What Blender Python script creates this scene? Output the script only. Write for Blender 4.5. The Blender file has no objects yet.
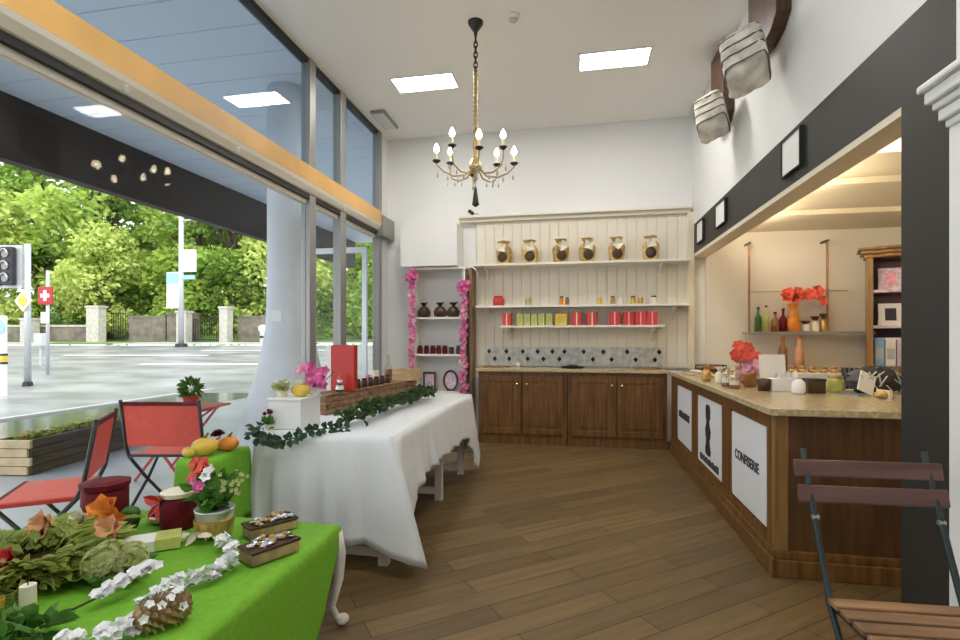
import bpy, math, random
from math import pi, sin, cos, radians as R
from mathutils import Vector, Matrix
random.seed(11)
SC = bpy.context.scene
COL = SC.collection

# ------------------------------------------------------------------ camera
cam_d = bpy.data.cameras.new('camera')
cam = bpy.data.objects.new('camera', cam_d)
COL.objects.link(cam)
cam_d.sensor_width = 36.0
cam_d.lens = 505.0 * 36.0 / 960.0
cam_d.shift_y = 17.0 / 960.0
cam_d.clip_start = 0.05
cam_d.clip_end = 400
cam.location = (0, 0, 1.35)
cam.rotation_euler = (R(90), 0, math.atan(97 / 505.0))
SC.camera = cam

# ------------------------------------------------------------------ world, sun, exposure
W = bpy.data.worlds.new('overcast_sky')
SC.world = W
W.use_nodes = True
bg = W.node_tree.nodes['Background']
bg.inputs[0].default_value = (0.92, 0.96, 1.0, 1)
bg.inputs[1].default_value = 1.9
sd = bpy.data.lights.new('sun', 'SUN')
sd.energy = 1.6
sd.angle = R(25)
sd.color = (1.0, 0.96, 0.88)
sun = bpy.data.objects.new('sun', sd)
COL.objects.link(sun)
sun.rotation_euler = (R(38), R(28), 0)
LAMP = 34.0          # ceiling panels
VS = SC.view_settings
VS.view_transform = 'Standard'
VS.look = 'None'
VS.gamma = 1
VS.use_curve_mapping = False
VS.exposure = 0.38


# ------------------------------------------------------------------ materials
def mat(name, col, rough=0.5, metal=0.0, var=0.0, scale=8.0, stretch=None, bump=0.0, emit=None, estr=0.0,
        spec=0.5, trans=0.0, col2=None, detail=4.0, lo=0.35, hi=0.65):
    m = bpy.data.materials.new(name)
    m.use_nodes = True
    nt = m.node_tree
    p = nt.nodes['Principled BSDF']
    p.inputs['Base Color'].default_value = (*col, 1)
    p.inputs['Roughness'].default_value = rough
    p.inputs['Metallic'].default_value = metal
    p.inputs['Specular IOR Level'].default_value = spec
    if trans:
        p.inputs['Transmission Weight'].default_value = trans
    if emit:
        p.inputs['Emission Color'].default_value = (*emit, 1)
        p.inputs['Emission Strength'].default_value = estr
    if var or bump or col2:
        tc = nt.nodes.new('ShaderNodeTexCoord')
        mp = nt.nodes.new('ShaderNodeMapping')
        if stretch:
            mp.inputs['Scale'].default_value = stretch
        nz = nt.nodes.new('ShaderNodeTexNoise')
        nz.inputs['Scale'].default_value = scale
        nz.inputs['Detail'].default_value = detail
        nt.links.new(tc.outputs['Object'], mp.inputs[0])
        nt.links.new(mp.outputs[0], nz.inputs['Vector'])
        if var or col2:
            r = nt.nodes.new('ShaderNodeValToRGB')
            a = col if col2 else tuple(c * (1 - var) for c in col)
            b = col2 if col2 else tuple(min(1, c * (1 + var)) for c in col)
            r.color_ramp.elements[0].position = lo
            r.color_ramp.elements[1].position = hi
            r.color_ramp.elements[0].color = (*a, 1)
            r.color_ramp.elements[1].color = (*b, 1)
            nt.links.new(nz.outputs['Fac'], r.inputs[0])
            nt.links.new(r.outputs[0], p.inputs['Base Color'])
        if bump:
            bn = nt.nodes.new('ShaderNodeBump')
            bn.inputs['Strength'].default_value = bump
            bn.inputs['Distance'].default_value = 0.02
            nt.links.new(nz.outputs['Fac'], bn.inputs['Height'])
            nt.links.new(bn.outputs[0], p.inputs['Normal'])
    return m


def glass_mat(name, tint=(1, 1, 1), gloss=0.10, rough=0.0):
    m = bpy.data.materials.new(name)
    m.use_nodes = True
    nt = m.node_tree
    nt.nodes.clear()
    out = nt.nodes.new('ShaderNodeOutputMaterial')
    mx = nt.nodes.new('ShaderNodeMixShader')
    tr = nt.nodes.new('ShaderNodeBsdfTransparent')
    gl = nt.nodes.new('ShaderNodeBsdfGlossy')
    lw = nt.nodes.new('ShaderNodeLayerWeight')
    lw.inputs['Blend'].default_value = 0.5
    pw = nt.nodes.new('ShaderNodeMath')
    pw.operation = 'POWER'
    pw.inputs[1].default_value = 4.0
    mt = nt.nodes.new('ShaderNodeMath')
    mt.operation = 'MULTIPLY_ADD'
    mt.inputs[1].default_value = gloss * 6
    mt.inputs[2].default_value = gloss * 0.22
    mt.use_clamp = True
    tr.inputs[0].default_value = (*tint, 1)
    gl.inputs['Roughness'].default_value = rough
    nt.links.new(lw.outputs['Facing'], pw.inputs[0])
    nt.links.new(pw.outputs[0], mt.inputs[0])
    nt.links.new(mt.outputs[0], mx.inputs[0])
    nt.links.new(tr.outputs[0], mx.inputs[1])
    nt.links.new(gl.outputs[0], mx.inputs[2])
    nt.links.new(mx.outputs[0], out.inputs[0])
    return m


def leaf_mat(name, c1, c2, scale=1.5):
    m = mat(name, c1, rough=0.55, col2=c2, scale=scale, lo=0.3, hi=0.7)
    nt = m.node_tree
    p = nt.nodes['Principled BSDF']
    ramp = [n for n in nt.nodes if n.type == 'VALTORGB'][0]
    tl = nt.nodes.new('ShaderNodeBsdfTranslucent')
    ad = nt.nodes.new('ShaderNodeMixShader')
    ad.inputs[0].default_value = 0.35
    out = [n for n in nt.nodes if n.type == 'OUTPUT_MATERIAL'][0]
    nt.links.new(ramp.outputs[0], tl.inputs[0])
    nt.links.new(p.outputs[0], ad.inputs[1])
    nt.links.new(tl.outputs[0], ad.inputs[2])
    nt.links.new(ad.outputs[0], out.inputs[0])
    return m


def floor_mat():
    m = bpy.data.materials.new('diagonal_plank_floor')
    m.use_nodes = True
    nt = m.node_tree
    p = nt.nodes['Principled BSDF']
    tc = nt.nodes.new('ShaderNodeTexCoord')
    mp = nt.nodes.new('ShaderNodeMapping')
    mp.inputs['Rotation'].default_value = (0, 0, R(-38))
    br = nt.nodes.new('ShaderNodeTexBrick')
    br.inputs['Scale'].default_value = 1.0
    br.inputs['Brick Width'].default_value = 1.2
    br.inputs['Row Height'].default_value = 0.14
    br.inputs['Mortar Size'].default_value = 0.003
    br.inputs['Color1'].default_value = (0.130, 0.084, 0.036, 1)
    br.inputs['Color2'].default_value = (0.205, 0.135, 0.060, 1)
    br.inputs['Mortar'].default_value = (0.05, 0.03, 0.016, 1)
    mp2 = nt.nodes.new('ShaderNodeMapping')
    mp2.inputs['Scale'].default_value = (1.2, 14, 1)
    nz = nt.nodes.new('ShaderNodeTexNoise')
    nz.inputs['Scale'].default_value = 2.0
    nz.inputs['Detail'].default_value = 6
    mx = nt.nodes.new('ShaderNodeMixRGB')
    mx.blend_type = 'MULTIPLY'
    mx.inputs[0].default_value = 0.55
    rp = nt.nodes.new('ShaderNodeValToRGB')
    rp.color_ramp.elements[0].position = 0.3
    rp.color_ramp.elements[0].color = (0.55, 0.5, 0.45, 1)
    rp.color_ramp.elements[1].position = 0.7
    rp.color_ramp.elements[1].color = (1.25, 1.2, 1.1, 1)
    L = nt.links.new
    L(tc.outputs['Object'], mp.inputs[0])
    L(mp.outputs[0], br.inputs['Vector'])
    L(mp.outputs[0], mp2.inputs[0])
    L(mp2.outputs[0], nz.inputs['Vector'])
    L(nz.outputs['Fac'], rp.inputs[0])
    L(br.outputs['Color'], mx.inputs[1])
    L(rp.outputs[0], mx.inputs[2])
    L(mx.outputs[0], p.inputs['Base Color'])
    p.inputs['Roughness'].default_value = 0.42
    p.inputs['Specular IOR Level'].default_value = 0.35
    return m


M = dict(
    white=mat('white_wall_paint', (0.80, 0.80, 0.79), 0.7, bump=0.05, scale=60),
    ceiling=mat('ceiling_paint', (0.88, 0.87, 0.83), 0.8),
    black=mat('dark_wall_paint', (0.026, 0.024, 0.021), 0.55),
    cream=mat('cream_paint', (0.78, 0.70, 0.55), 0.6),
    alcove=mat('alcove_wall_paint', (0.76, 0.70, 0.62), 0.65),
    shelfw=mat('white_shelf_paint', (0.83, 0.80, 0.72), 0.45),
    bead=mat('beadboard_paint', (0.77, 0.72, 0.61), 0.5),
    wood=mat('stained_oak', (0.165, 0.074, 0.020), 0.4, var=0.35, scale=3, stretch=(9, 9, 0.8), detail=6),
    woodend=mat('stained_oak_end_panel', (0.095, 0.043, 0.016), 0.42, var=0.3, scale=3, stretch=(9, 9, 0.8), detail=6),
    woodd=mat('dark_stained_board', (0.085, 0.032, 0.014), 0.4, var=0.35, scale=3, stretch=(9, 9, 0.8)),
    stone=mat('speckled_stone', (0.62, 0.51, 0.31), 0.2, col2=(0.42, 0.32, 0.17), scale=45, detail=8),
    metal=mat('brushed_grey_metal', (0.34, 0.335, 0.32), 0.4, 0.6),
    steel=mat('pale_steel', (0.62, 0.63, 0.64), 0.35, 0.6),
    dmetal=mat('dark_metal', (0.035, 0.033, 0.03), 0.4, 0.5),
    tan=mat('tan_header_face', (0.70, 0.41, 0.13), 0.45, var=0.1, scale=2),  # mottled orange-tan tone for the header face
    creamp=mat('pale_header_paint', (0.72, 0.67, 0.58), 0.4),
    glass=glass_mat('window_glass', (0.97, 0.98, 0.98), 0.045),
    glassu=glass_mat('tinted_upper_glass', (0.88, 0.93, 0.97), 0.10),
    clear=glass_mat('clear_jar_glass', (0.95, 0.95, 0.95), 0.10),
    knob=mat('brass_knob', (0.85, 0.72, 0.45), 0.25, 1.0),
    brass=mat('antique_brass', (0.42, 0.31, 0.14), 0.35, 0.9),
    crystal=mat('crystal_drops', (0.9, 0.88, 0.82), 0.08, trans=0.6),
    bulb=mat('lit_candle_bulb', (1, 0.9, 0.7), 0.3, emit=(1, 0.84, 0.56), estr=30),
    panel=mat('lit_ceiling_diffuser', (1, 1, 1), 0.5, emit=(1.0, 0.97, 0.92), estr=LAMP),
    tube=mat('lit_warm_tube', (1, 0.9, 0.7), 0.5, emit=(1.0, 0.86, 0.62), estr=150),
    plastic=mat('white_plastic', (0.8, 0.8, 0.79), 0.4),
    linen=mat('white_linen', (0.76, 0.78, 0.80), 0.85, var=0.03, scale=80, bump=0.06),
    green=mat('green_tablecloth', (0.17, 0.43, 0.020), 0.8, var=0.08, scale=50, bump=0.05),
    legw=mat('aged_white_paint', (0.68, 0.63, 0.56), 0.5),
    red=mat('red_lacquer', (0.50, 0.022, 0.012), 0.35),
    redt=mat('red_mesh_fabric', (0.74, 0.085, 0.050), 0.55, var=0.08, scale=30),
    redd=mat('deep_red_wrap', (0.13, 0.006, 0.012), 0.6, var=0.3, scale=14, spec=0.2),
    redb=mat('bright_red_box', (0.60, 0.05, 0.04), 0.45),
    yellow=mat('yellow_wrap', (0.70, 0.48, 0.06), 0.45, var=0.15, scale=12),
    lime=mat('lime_wrap', (0.52, 0.55, 0.16), 0.45, var=0.15, scale=12),
    gold=mat('gold_foil', (0.55, 0.36, 0.12), 0.32, 0.5, var=0.3, scale=25),
    brown=mat('chocolate_brown', (0.060, 0.026, 0.013), 0.4),
    brownm=mat('caramel_brown', (0.30, 0.12, 0.035), 0.4, var=0.2, scale=18),
    pink=mat('pink_petals', (0.80, 0.17, 0.43), 0.6, var=0.25, scale=20),
    pinkp=mat('pale_pink_petals', (0.82, 0.38, 0.52), 0.6, var=0.2, scale=20),
    redf=mat('coral_red_petals', (0.72, 0.10, 0.06), 0.6, var=0.25, scale=20),
    orange=mat('orange_petals', (0.80, 0.27, 0.035), 0.6, var=0.2, scale=14),
    peach=mat('peach_petals', (0.78, 0.42, 0.22), 0.6, var=0.15, scale=14),
    whitef=mat('white_petals', (0.90, 0.91, 0.92), 0.7),
    wax=mat('ivory_wax', (0.80, 0.74, 0.58), 0.5),
    ivy=leaf_mat('dark_ivy_leaves', (0.020, 0.055, 0.016), (0.07, 0.13, 0.035), 9),
    euca=leaf_mat('eucalyptus_leaves', (0.025, 0.075, 0.045), (0.09, 0.16, 0.08), 9),
    fern=leaf_mat('yellow_green_fern', (0.20, 0.28, 0.04), (0.46, 0.52, 0.13), 7),
    herb=leaf_mat('fresh_green_leaves', (0.045, 0.16, 0.020), (0.14, 0.30, 0.05), 9),
    hyd=leaf_mat('pale_green_hydrangea_petals', (0.42, 0.48, 0.15), (0.68, 0.70, 0.38), 12),
    tree1=leaf_mat('spring_foliage', (0.26, 0.42, 0.04), (0.62, 0.74, 0.18), 0.35),
    tree2=leaf_mat('mid_green_foliage', (0.14, 0.29, 0.03), (0.42, 0.58, 0.11), 0.35),
    tree3=leaf_mat('yellow_green_foliage', (0.36, 0.48, 0.05), (0.74, 0.80, 0.28), 0.35),
    bark=mat('tree_bark', (0.075, 0.055, 0.038), 0.9, var=0.3, scale=5),
    crate=mat('weathered_crate_wood', (0.24, 0.135, 0.065), 0.7, var=0.4, scale=4, stretch=(1, 6, 14)),
    pale=mat('pale_pine', (0.58, 0.41, 0.23), 0.6, var=0.2, scale=4, stretch=(1, 6, 14)),
    planter=mat('dark_planter_wood', (0.075, 0.042, 0.024), 0.7, var=0.4, scale=3, stretch=(6, 1, 9)),
    plant_end=mat('pale_planter_end_grain', (0.60, 0.46, 0.28), 0.7, var=0.2, scale=5),
    slat=mat('chair_slat_wood', (0.26, 0.140, 0.070), 0.45, var=0.3, scale=3, stretch=(1, 9, 9)),
    slatd=mat('chair_back_slat_wood', (0.115, 0.050, 0.042), 0.4, var=0.25, scale=3, stretch=(1, 9, 9)),
    chairm=mat('chair_dark_green_metal', (0.028, 0.040, 0.040), 0.45, 0.4),
    paper=mat('white_card', (0.84, 0.84, 0.82), 0.6),
    lilac=mat('lilac_card', (0.70, 0.55, 0.66), 0.6, var=0.25, scale=25),
    sign=mat('white_sign_board', (0.88, 0.90, 0.93), 0.35),
    ink=mat('black_ink', (0.025, 0.025, 0.032), 0.5),
    burlap=mat('plaster_soaked_cloth', (0.72, 0.69, 0.61), 0.9, var=0.25, scale=9, bump=0.7),
    string=mat('dark_string', (0.16, 0.13, 0.10), 0.8),
    tile=mat('grey_glass_tile', (0.52, 0.54, 0.53), 0.3, var=0.2, scale=16),
    purple=mat('dark_plum_board', (0.06, 0.022, 0.035), 0.5),
    oak=mat('golden_oak', (0.25, 0.135, 0.042), 0.4, var=0.25, scale=3, stretch=(9, 9, 0.8)),
    pave=mat('wet_pavement', (0.42, 0.44, 0.47), 0.28, var=0.10, scale=1.2),
    road=mat('wet_pale_asphalt', (0.30, 0.30, 0.30), 0.35, var=0.30, scale=0.45, stretch=(1, 1.8, 1)),
    wet_reflect=mat('wet_asphalt_tree_reflection', (0.115, 0.14, 0.12), 0.12, var=0.2, scale=0.8),  # dark green reflection of trees in wet ground, put into the colour
    kerb=mat('kerb_stone', (0.5, 0.5, 0.48), 0.6),
    grass=mat('verge_grass', (0.20, 0.30, 0.05), 0.9, var=0.3, scale=1.5),
    bank=mat('wooded_bank', (0.10, 0.17, 0.035), 0.9, var=0.5, scale=0.6),
    stonew=mat('old_stone_wall', (0.19, 0.165, 0.13), 0.9, var=0.3, scale=2),
    stonep=mat('pale_stone', (0.52, 0.49, 0.43), 0.85, var=0.15, scale=4),
    iron=mat('black_iron', (0.03, 0.03, 0.03), 0.5, 0.4),
    pole=mat('galvanised_pole', (0.52, 0.54, 0.55), 0.45, 0.3),
    concrete=mat('painted_concrete', (0.62, 0.66, 0.70), 0.7, var=0.04, scale=3),
    soffit=mat('blue_grey_soffit_panel', (0.70, 0.80, 0.90), 0.45),
    fascia=mat('dark_brown_fascia', (0.030, 0.017, 0.012), 0.7),
    sgreen=mat('pale_sign_blue', (0.30, 0.55, 0.80), 0.4),
    cross=mat('sign_red', (0.42, 0.012, 0.014), 0.45),
    lens_r=mat('dark_signal_lens', (0.22, 0.20, 0.18), 0.2),
    terra=mat('red_flowerpot', (0.50, 0.05, 0.03), 0.5),
    bead2=mat('dark_diamond_tile', (0.02, 0.02, 0.02), 0.25),
    soil=mat('dark_soil', (0.03, 0.022, 0.015), 0.95),
    birch=mat('birch_slab', (0.36, 0.26, 0.12), 0.6, var=0.35, scale=14),
    silver=mat('silver_bucket', (0.62, 0.63, 0.65), 0.3, 0.7),
    floor=floor_mat(),
)


# ------------------------------------------------------------------ mesh builder
class B:
    def __init__(s):
        s.v = []
        s.f = []

    def add(s, vs, fs):
        o = len(s.v)
        s.v += [tuple(v) for v in vs]
        s.f += [tuple(i + o for i in f) for f in fs]
        return s

    def box(s, c, d, rz=0.0, rx=0.0, ry=0.0):
        hx, hy, hz = d[0] / 2, d[1] / 2, d[2] / 2
        m = Matrix.Rotation(rz, 3, 'Z') @ Matrix.Rotation(ry, 3, 'Y') @ Matrix.Rotation(rx, 3, 'X')
        c = Vector(c)
        vs = [c + m @ Vector((x * hx, y * hy, z * hz)) for x in (-1, 1) for y in (-1, 1) for z in (-1, 1)]
        return s.add(vs, [(0, 1, 3, 2), (4, 6, 7, 5), (0, 4, 5, 1), (2, 3, 7, 6), (0, 2, 6, 4), (1, 5, 7, 3)])

    def bx(s, x0, x1, y0, y1, z0, z1):
        return s.box(((x0 + x1) / 2, (y0 + y1) / 2, (z0 + z1) / 2), (x1 - x0, y1 - y0, z1 - z0))

    def bar(s, p, q, w, h):
        p, q = Vector(p), Vector(q)
        d = (q - p)
        n = d.normalized()
        up = Vector((0, 0, 1)) if abs(n.z) < 0.95 else Vector((0, 1, 0))
        a = n.cross(up).normalized() * w / 2
        b = a.cross(n).normalized() * h / 2
        vs = []
        for e in (p, q):
            vs += [e - a - b, e + a - b, e + a + b, e - a + b]
        return s.add(vs, [(3, 2, 1, 0), (4, 5, 6, 7), (0, 1, 5, 4), (1, 2, 6, 5), (2, 3, 7, 6), (3, 0, 4, 7)])

    def tube(s, pts, r, n=8, cap=True):
        pts = [Vector(p) for p in pts]
        rs = r if isinstance(r, (list, tuple)) else [r] * len(pts)
        rings = []
        prev = None
        for i, p in enumerate(pts):
            t = (pts[min(i + 1, len(pts) - 1)] - pts[max(i - 1, 0)])
            t = t.normalized() if t.length > 1e-9 else Vector((0, 0, 1))
            if prev is None:
                a = t.cross(Vector((0, 0, 1)) if abs(t.z) < 0.9 else Vector((1, 0, 0))).normalized()
            else:
                a = (prev - t * prev.dot(t)).normalized()
            prev = a
            b = t.cross(a)
            rings.append([p + (a * cos(2 * pi * k / n) + b * sin(2 * pi * k / n)) * rs[i] for k in range(n)])
        vs = [v for g in rings for v in g]
        fs = []
        for i in range(len(pts) - 1):
            for k in range(n):
                k2 = (k + 1) % n
                fs.append((i * n + k, i * n + k2, (i + 1) * n + k2, (i + 1) * n + k))
        if cap:
            fs.append(tuple(range(n))[::-1])
            fs.append(tuple((len(pts) - 1) * n + k for k in range(n)))
        return s.add(vs, fs)

    def cyl(s, p, q, r0, r1=None, n=16):
        return s.tube([p, q], [r0, r0 if r1 is None else r1], n)

    def lathe(s, prof, c=(0, 0, 0), n=20, wob=0.0, wn=5):
        vs, fs = [], []
        for (r, z) in prof:
            for k in range(n):
                a = 2 * pi * k / n
                rr = r * (1 + wob * sin(wn * a))
                vs.append((c[0] + rr * cos(a), c[1] + rr * sin(a), c[2] + z))
        for i in range(len(prof) - 1):
            for k in range(n):
                k2 = (k + 1) % n
                fs.append((i * n + k, i * n + k2, (i + 1) * n + k2, (i + 1) * n + k))
        fs.append(tuple(range(n))[::-1])
        fs.append(tuple((len(prof) - 1) * n + k for k in range(n)))
        return s.add(vs, fs)

    def sph(s, c, r, sc=(1, 1, 1), n=12, m=8, jit=0.0):
        vs = [(c[0], c[1], c[2] - r * sc[2])]
        for i in range(1, m):
            t = pi * i / m
            for k in range(n):
                a = 2 * pi * k / n
                rr = r * (1 + random.uniform(-jit, jit))
                vs.append((c[0] + rr * sc[0] * sin(t) * cos(a), c[1] + rr * sc[1] * sin(t) * sin(a), c[2] - rr * sc[2] * cos(t)))
        vs.append((c[0], c[1], c[2] + r * sc[2]))
        fs = [(0, 1 + (k + 1) % n, 1 + k) for k in range(n)]
        for i in range(m - 2):
            for k in range(n):
                k2 = (k + 1) % n
                fs.append((1 + i * n + k, 1 + i * n + k2, 1 + (i + 1) * n + k2, 1 + (i + 1) * n + k))
        e = 1 + (m - 2) * n
        fs += [(e + k, e + (k + 1) % n, len(vs) - 1) for k in range(n)]
        return s.add(vs, fs)

    def leaf(s, p, d, ln, wd, roll=None):
        p = Vector(p)
        d = Vector(d).normalized()
        up = Vector((random.uniform(-1, 1), random.uniform(-1, 1), random.uniform(-.2, 1))) if roll is None else Vector(roll)
        a = d.cross(up)
        a = a.normalized() if a.length > 1e-6 else Vector((1, 0, 0))
        n = a.cross(d)
        h = n * wd * 0.22
        vs = [p, p + d * ln * .35 + a * wd * .5 + h, p + d * ln * .7 + a * wd * .38 + h, p + d * ln, p + d * ln * .7 - a * wd * .38 + h,
              p + d * ln * .35 - a * wd * .5 + h, p + d * ln * .5]
        return s.add(vs, [(0, 1, 6), (1, 2, 6), (2, 3, 6), (3, 4, 6), (4, 5, 6), (5, 0, 6)])

    def prism(s, poly, axis, lo, hi):
        def P(u, w, t):
            return {'x': (t, u, w), 'y': (u, t, w), 'z': (u, w, t)}[axis]
        n = len(poly)
        vs = [P(u, w, lo) for u, w in poly] + [P(u, w, hi) for u, w in poly]
        fs = [tuple(range(n))[::-1], tuple(range(n, 2 * n))]
        fs += [(i, (i + 1) % n, n + (i + 1) % n, n + i) for i in range(n)]
        return s.add(vs, fs)

    def blossom(s, p, r, n=5, nrm=(0, 0, 1), cup=0.35):
        nrm = Vector(nrm).normalized()
        a = nrm.cross(Vector((0, 0, 1)) if abs(nrm.z) < .9 else Vector((1, 0, 0))).normalized()
        b = nrm.cross(a)
        o = random.random() * 6
        for k in range(n):
            t = 2 * pi * k / n + o
            d = a * cos(t) + b * sin(t) + nrm * cup
            s.leaf(p, d, r, r * .95, roll=nrm)
        return s

    def obj(s, name, m, parent=None, smooth=False, bevel=0.0, solid=0.0):
        me = bpy.data.meshes.new(name)
        me.from_pydata(s.v, [], s.f)
        me.update()
        import bmesh
        bm = bmesh.new()
        bm.from_mesh(me)
        bmesh.ops.recalc_face_normals(bm, faces=bm.faces)
        bm.to_mesh(me)
        bm.free()
        me.materials.append(M[m] if isinstance(m, str) else m)
        if smooth:
            for f in me.polygons:
                f.use_smooth = True
        o = bpy.data.objects.new(name, me)
        COL.objects.link(o)
        if parent:
            o.parent = parent
        if bevel:
            b = o.modifiers.new('bevel', 'BEVEL')
            b.width = bevel
            b.segments = 2
            b.limit_method = 'ANGLE'
        if solid:
            q = o.modifiers.new('solid', 'SOLIDIFY')
            q.thickness = solid
        return o


def tag(o, label, cat, group=None):
    o['label'] = label
    o['category'] = cat
    if group:
        o['group'] = group
    return o


def thing(name, label, cat, loc=(0, 0, 0), rz=0.0, group=None):
    o = bpy.data.objects.new(name, None)
    o.empty_display_size = 0.05
    COL.objects.link(o)
    o.location = loc
    o.rotation_euler = (0, 0, rz)
    return tag(o, label, cat, group)


def struct(o):
    o['kind'] = 'structure'
    return o


def copy_tree(o, parent=None):
    c = o.copy()
    COL.objects.link(c)
    if parent:
        c.parent = parent
    for ch in [k for k in o.children]:
        copy_tree(ch, c)
    return c


def dup(src, label, loc, rz=None, group=None):
    c = copy_tree(src)
    c.location = loc
    if rz is not None:
        c.rotation_euler = (0, 0, rz)
    c['label'] = label
    if group:
        c['group'] = group
    return c


ORD = ['first', 'second', 'third', 'fourth', 'fifth', 'sixth', 'seventh', 'eighth', 'ninth', 'tenth']

# ================================================================== THE SETTING
XW, XG, YB, ZC = 1.45, -2.70, 6.88, 4.18     # band wall, glazing, back wall, ceiling
YF = -2.6
struct(B().bx(-2.66, 4.1, YF, YB + .1, -0.12, 0).obj('floor', 'floor'))
struct(B().bx(-2.76, XW + .2, YF, YB + .1, ZC, ZC + .1).obj('ceiling', 'ceiling'))
struct(B().bx(-2.82, 4.2, YB, YB + .15, -.1, ZC + .1).obj('wall_back', 'white'))
struct(B().bx(-2.76, 4.2, YF - .1, YF, -.1, ZC + .1).obj('wall_front', 'white'))
struct(B().bx(XW, XW + .16, YF, YB, 2.77, ZC).obj('wall_right', 'white'))
struct(B().bx(XW, XW + .16, YF, 2.28, 0, 2.77).obj('wall_right', 'white'))
# dark painted lintel band and pier around the opening
b = B()
b.bx(XW, XW + .14, 2.62, YB, 2.40, 2.77)
b.bx(XW, XW + .14, 2.28, 2.62, 0, 2.77)
struct(b.obj('trim_1', 'black'))
struct(B().bx(XW + .003, XW + .16, 2.62, YB, 2.36, 2.40).obj('trim_2', 'cream'))
# white pilaster with moulded capital
b = B()
b.bx(1.415, XW, 1.93, 2.262, 0, 2.16)
struct(b.obj('trim_3', 'white'))
b = B()
for i, (o_, z0, z1) in enumerate(((.012, 2.16, 2.19), (.03, 2.19, 2.235), (.045, 2.235, 2.265), (.065, 2.265, 2.315), (.085, 2.315, 2.345))):
    b.bx(1.415 - o_, XW, 1.93 - o_, 2.262 + o_ * .6, z0, z1)
struct(b.obj('trim_4', 'white', bevel=.008))
struct(B().bx(1.425, XW, 1.98, 2.24, 2.345, ZC).obj('trim_5', 'white'))
# alcove shell
struct(B().bx(4.0, 4.1, 2.5, YB, 0, 2.8).obj('wall_alcove', 'alcove'))
struct(B().bx(XW + .16, 4.0, 2.45, 2.58, 0, 2.8).obj('wall_alcove', 'alcove'))
struct(B().bx(XW + .16, 4.0, YB - .03, YB, 0, 2.8).obj('wall_alcove', 'alcove'))
struct(B().bx(XW + .16, 4.1, 2.5, YB, 2.66, 2.76).obj('ceiling_alcove', 'cream'))
for i, (y, dz) in enumerate(((3.75, .10), (4.65, .05), (5.75, .05))):
    struct(B().bx(XW + .16, 4.0, y, y + .12, 2.66 - dz, 2.66).obj('trim_%d' % (6 + i), 'cream'))

# beadboard niche, cornice, backsplash on the back wall
b = B()
x = -1.36
while x < 1.38:
    b.bx(x, min(x + .118, 1.40), YB - .035, YB, .95, 2.93)
    x += .125
b.bx(-1.36, 1.40, YB - .022, YB, .95, 2.93)
struct(b.obj('trim_9', 'bead', bevel=.003))
b = B()
b.bx(-1.60, 1.42, YB - .08, YB, 2.93, 2.98)
b.bx(-1.60, 1.43, YB - .12, YB, 2.98, 3.01)
struct(b.obj('trim_10', 'bead', bevel=.006))
struct(B().bx(1.38, XW, YB - .12, YB, .95, 2.93).obj('trim_11', 'cream'))
bs = struct(B().bx(-1.25, 1.08, YB - .05, YB - .035, .96, 1.215).obj('trim_12', 'tile'))
b = B()
xs_up = [-1.16, -.86, -.54, -.25, .02, .24, .62, .92]
random.seed(3)
for px_, z_ in ((490, 1), (508, 1), (525, 1), (540, 1), (555, 1), (567, 1), (586, 1), (605, 1), (628, 1), (658, 1),
                (496, 0), (511, 0), (530, 0), (546, 0), (562, 0), (595, 0), (613, 0), (636, 0), (654, 0)):
    xx = -1.25 + (px_ - 485) * (2.33 / 176.0)
    zz = 1.155 if z_ else 1.055
    b.prism([(xx - .03, zz), (xx, zz - .038), (xx + .03, zz), (xx, zz + .038)], 'y', YB - .056, YB - .05)
b.obj('diamond_tiles', 'bead2', bs)
# white duct casing above the shelf tower
struct(B().bx(-2.34, -1.56, 6.50, YB, 2.30, 2.86).obj('trim_13', 'white'))
struct(B().bx(-1.415, -1.385, 6.62, YB, 0, 2.28).obj('trim_14', 'oak'))
struct(B().bx(-2.66, -1.3, YB - .02, YB, 0, .12).obj('baseboard_back', 'white'))

# ---- shop front glazing
yb0 = -2.5
for (y, w) in ((4.75, .12), (5.44, .14), (6.56, .10)):
    struct(B().bx(XG - .05, XG + .05, y - w / 2, y + w / 2, 0, ZC).obj('trim_15', 'metal', bevel=.006))
for i, (y0, y1) in enumerate(((yb0, 4.69), (4.81, 5.37), (5.51, 6.51))):
    w = struct(B().bx(XG - .045, XG + .02, y0, y1, 0, .06).add([], []).obj('window_%d' % (i + 1), 'steel'))
    B().bx(XG - .006, XG + .006, y0, y1, .06, 2.70).obj('pane', 'glass', w)
    w = struct(B().bx(XG - .045, XG + .03, y0, y1, ZC - .05, ZC).obj('window_%d' % (i + 4), 'dmetal'))
    B().bx(XG - .006, XG + .006, y0, y1, 3.0, ZC - .05).obj('pane', 'glassu', w)
struct(B().bx(XG - .08, XG + .03, 6.61, YB, 0, ZC).obj('wall_left', 'white'))
struct(B().bx(XG - .08, XG + .03, YF, yb0, 0, ZC).obj('wall_left', 'white'))
# header over the lower windows: tan face, pale sloping cove, black strip painted in for the gap's shade, pale rail
struct(B().bx(XG + .03, -2.60, yb0, 6.46, 2.885, 3.05).obj('trim_16', 'tan'))
hd = struct(B().prism([(-2.60, 2.884), (-2.61, 2.85), (-2.64, 2.80), (-2.665, 2.79), (-2.669, 2.884)], 'y', yb0, 6.46).obj('trim_17', 'creamp'))
sp = B()
for y in (1.55, 2.55, 3.55, 4.55, 5.4):
    sp.cyl((-2.64, y, 2.838), (-2.618, y, 2.822), .022, .022, 14)
sp.obj('pale_discs', 'paper', hd)  # small white discs along the cove
struct(B().bx(-2.695, -2.655, yb0, 6.46, 2.745, 2.80).obj('trim_18', 'iron'))
struct(B().bx(XG - .05, -2.69, yb0, 6.46, 2.70, 2.745).obj('trim_19', 'creamp'))
struct(B().bx(XG - .02, -2.57, 6.46, YB, 2.72, 3.0).obj('trim_20', 'metal', bevel=.006))

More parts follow.
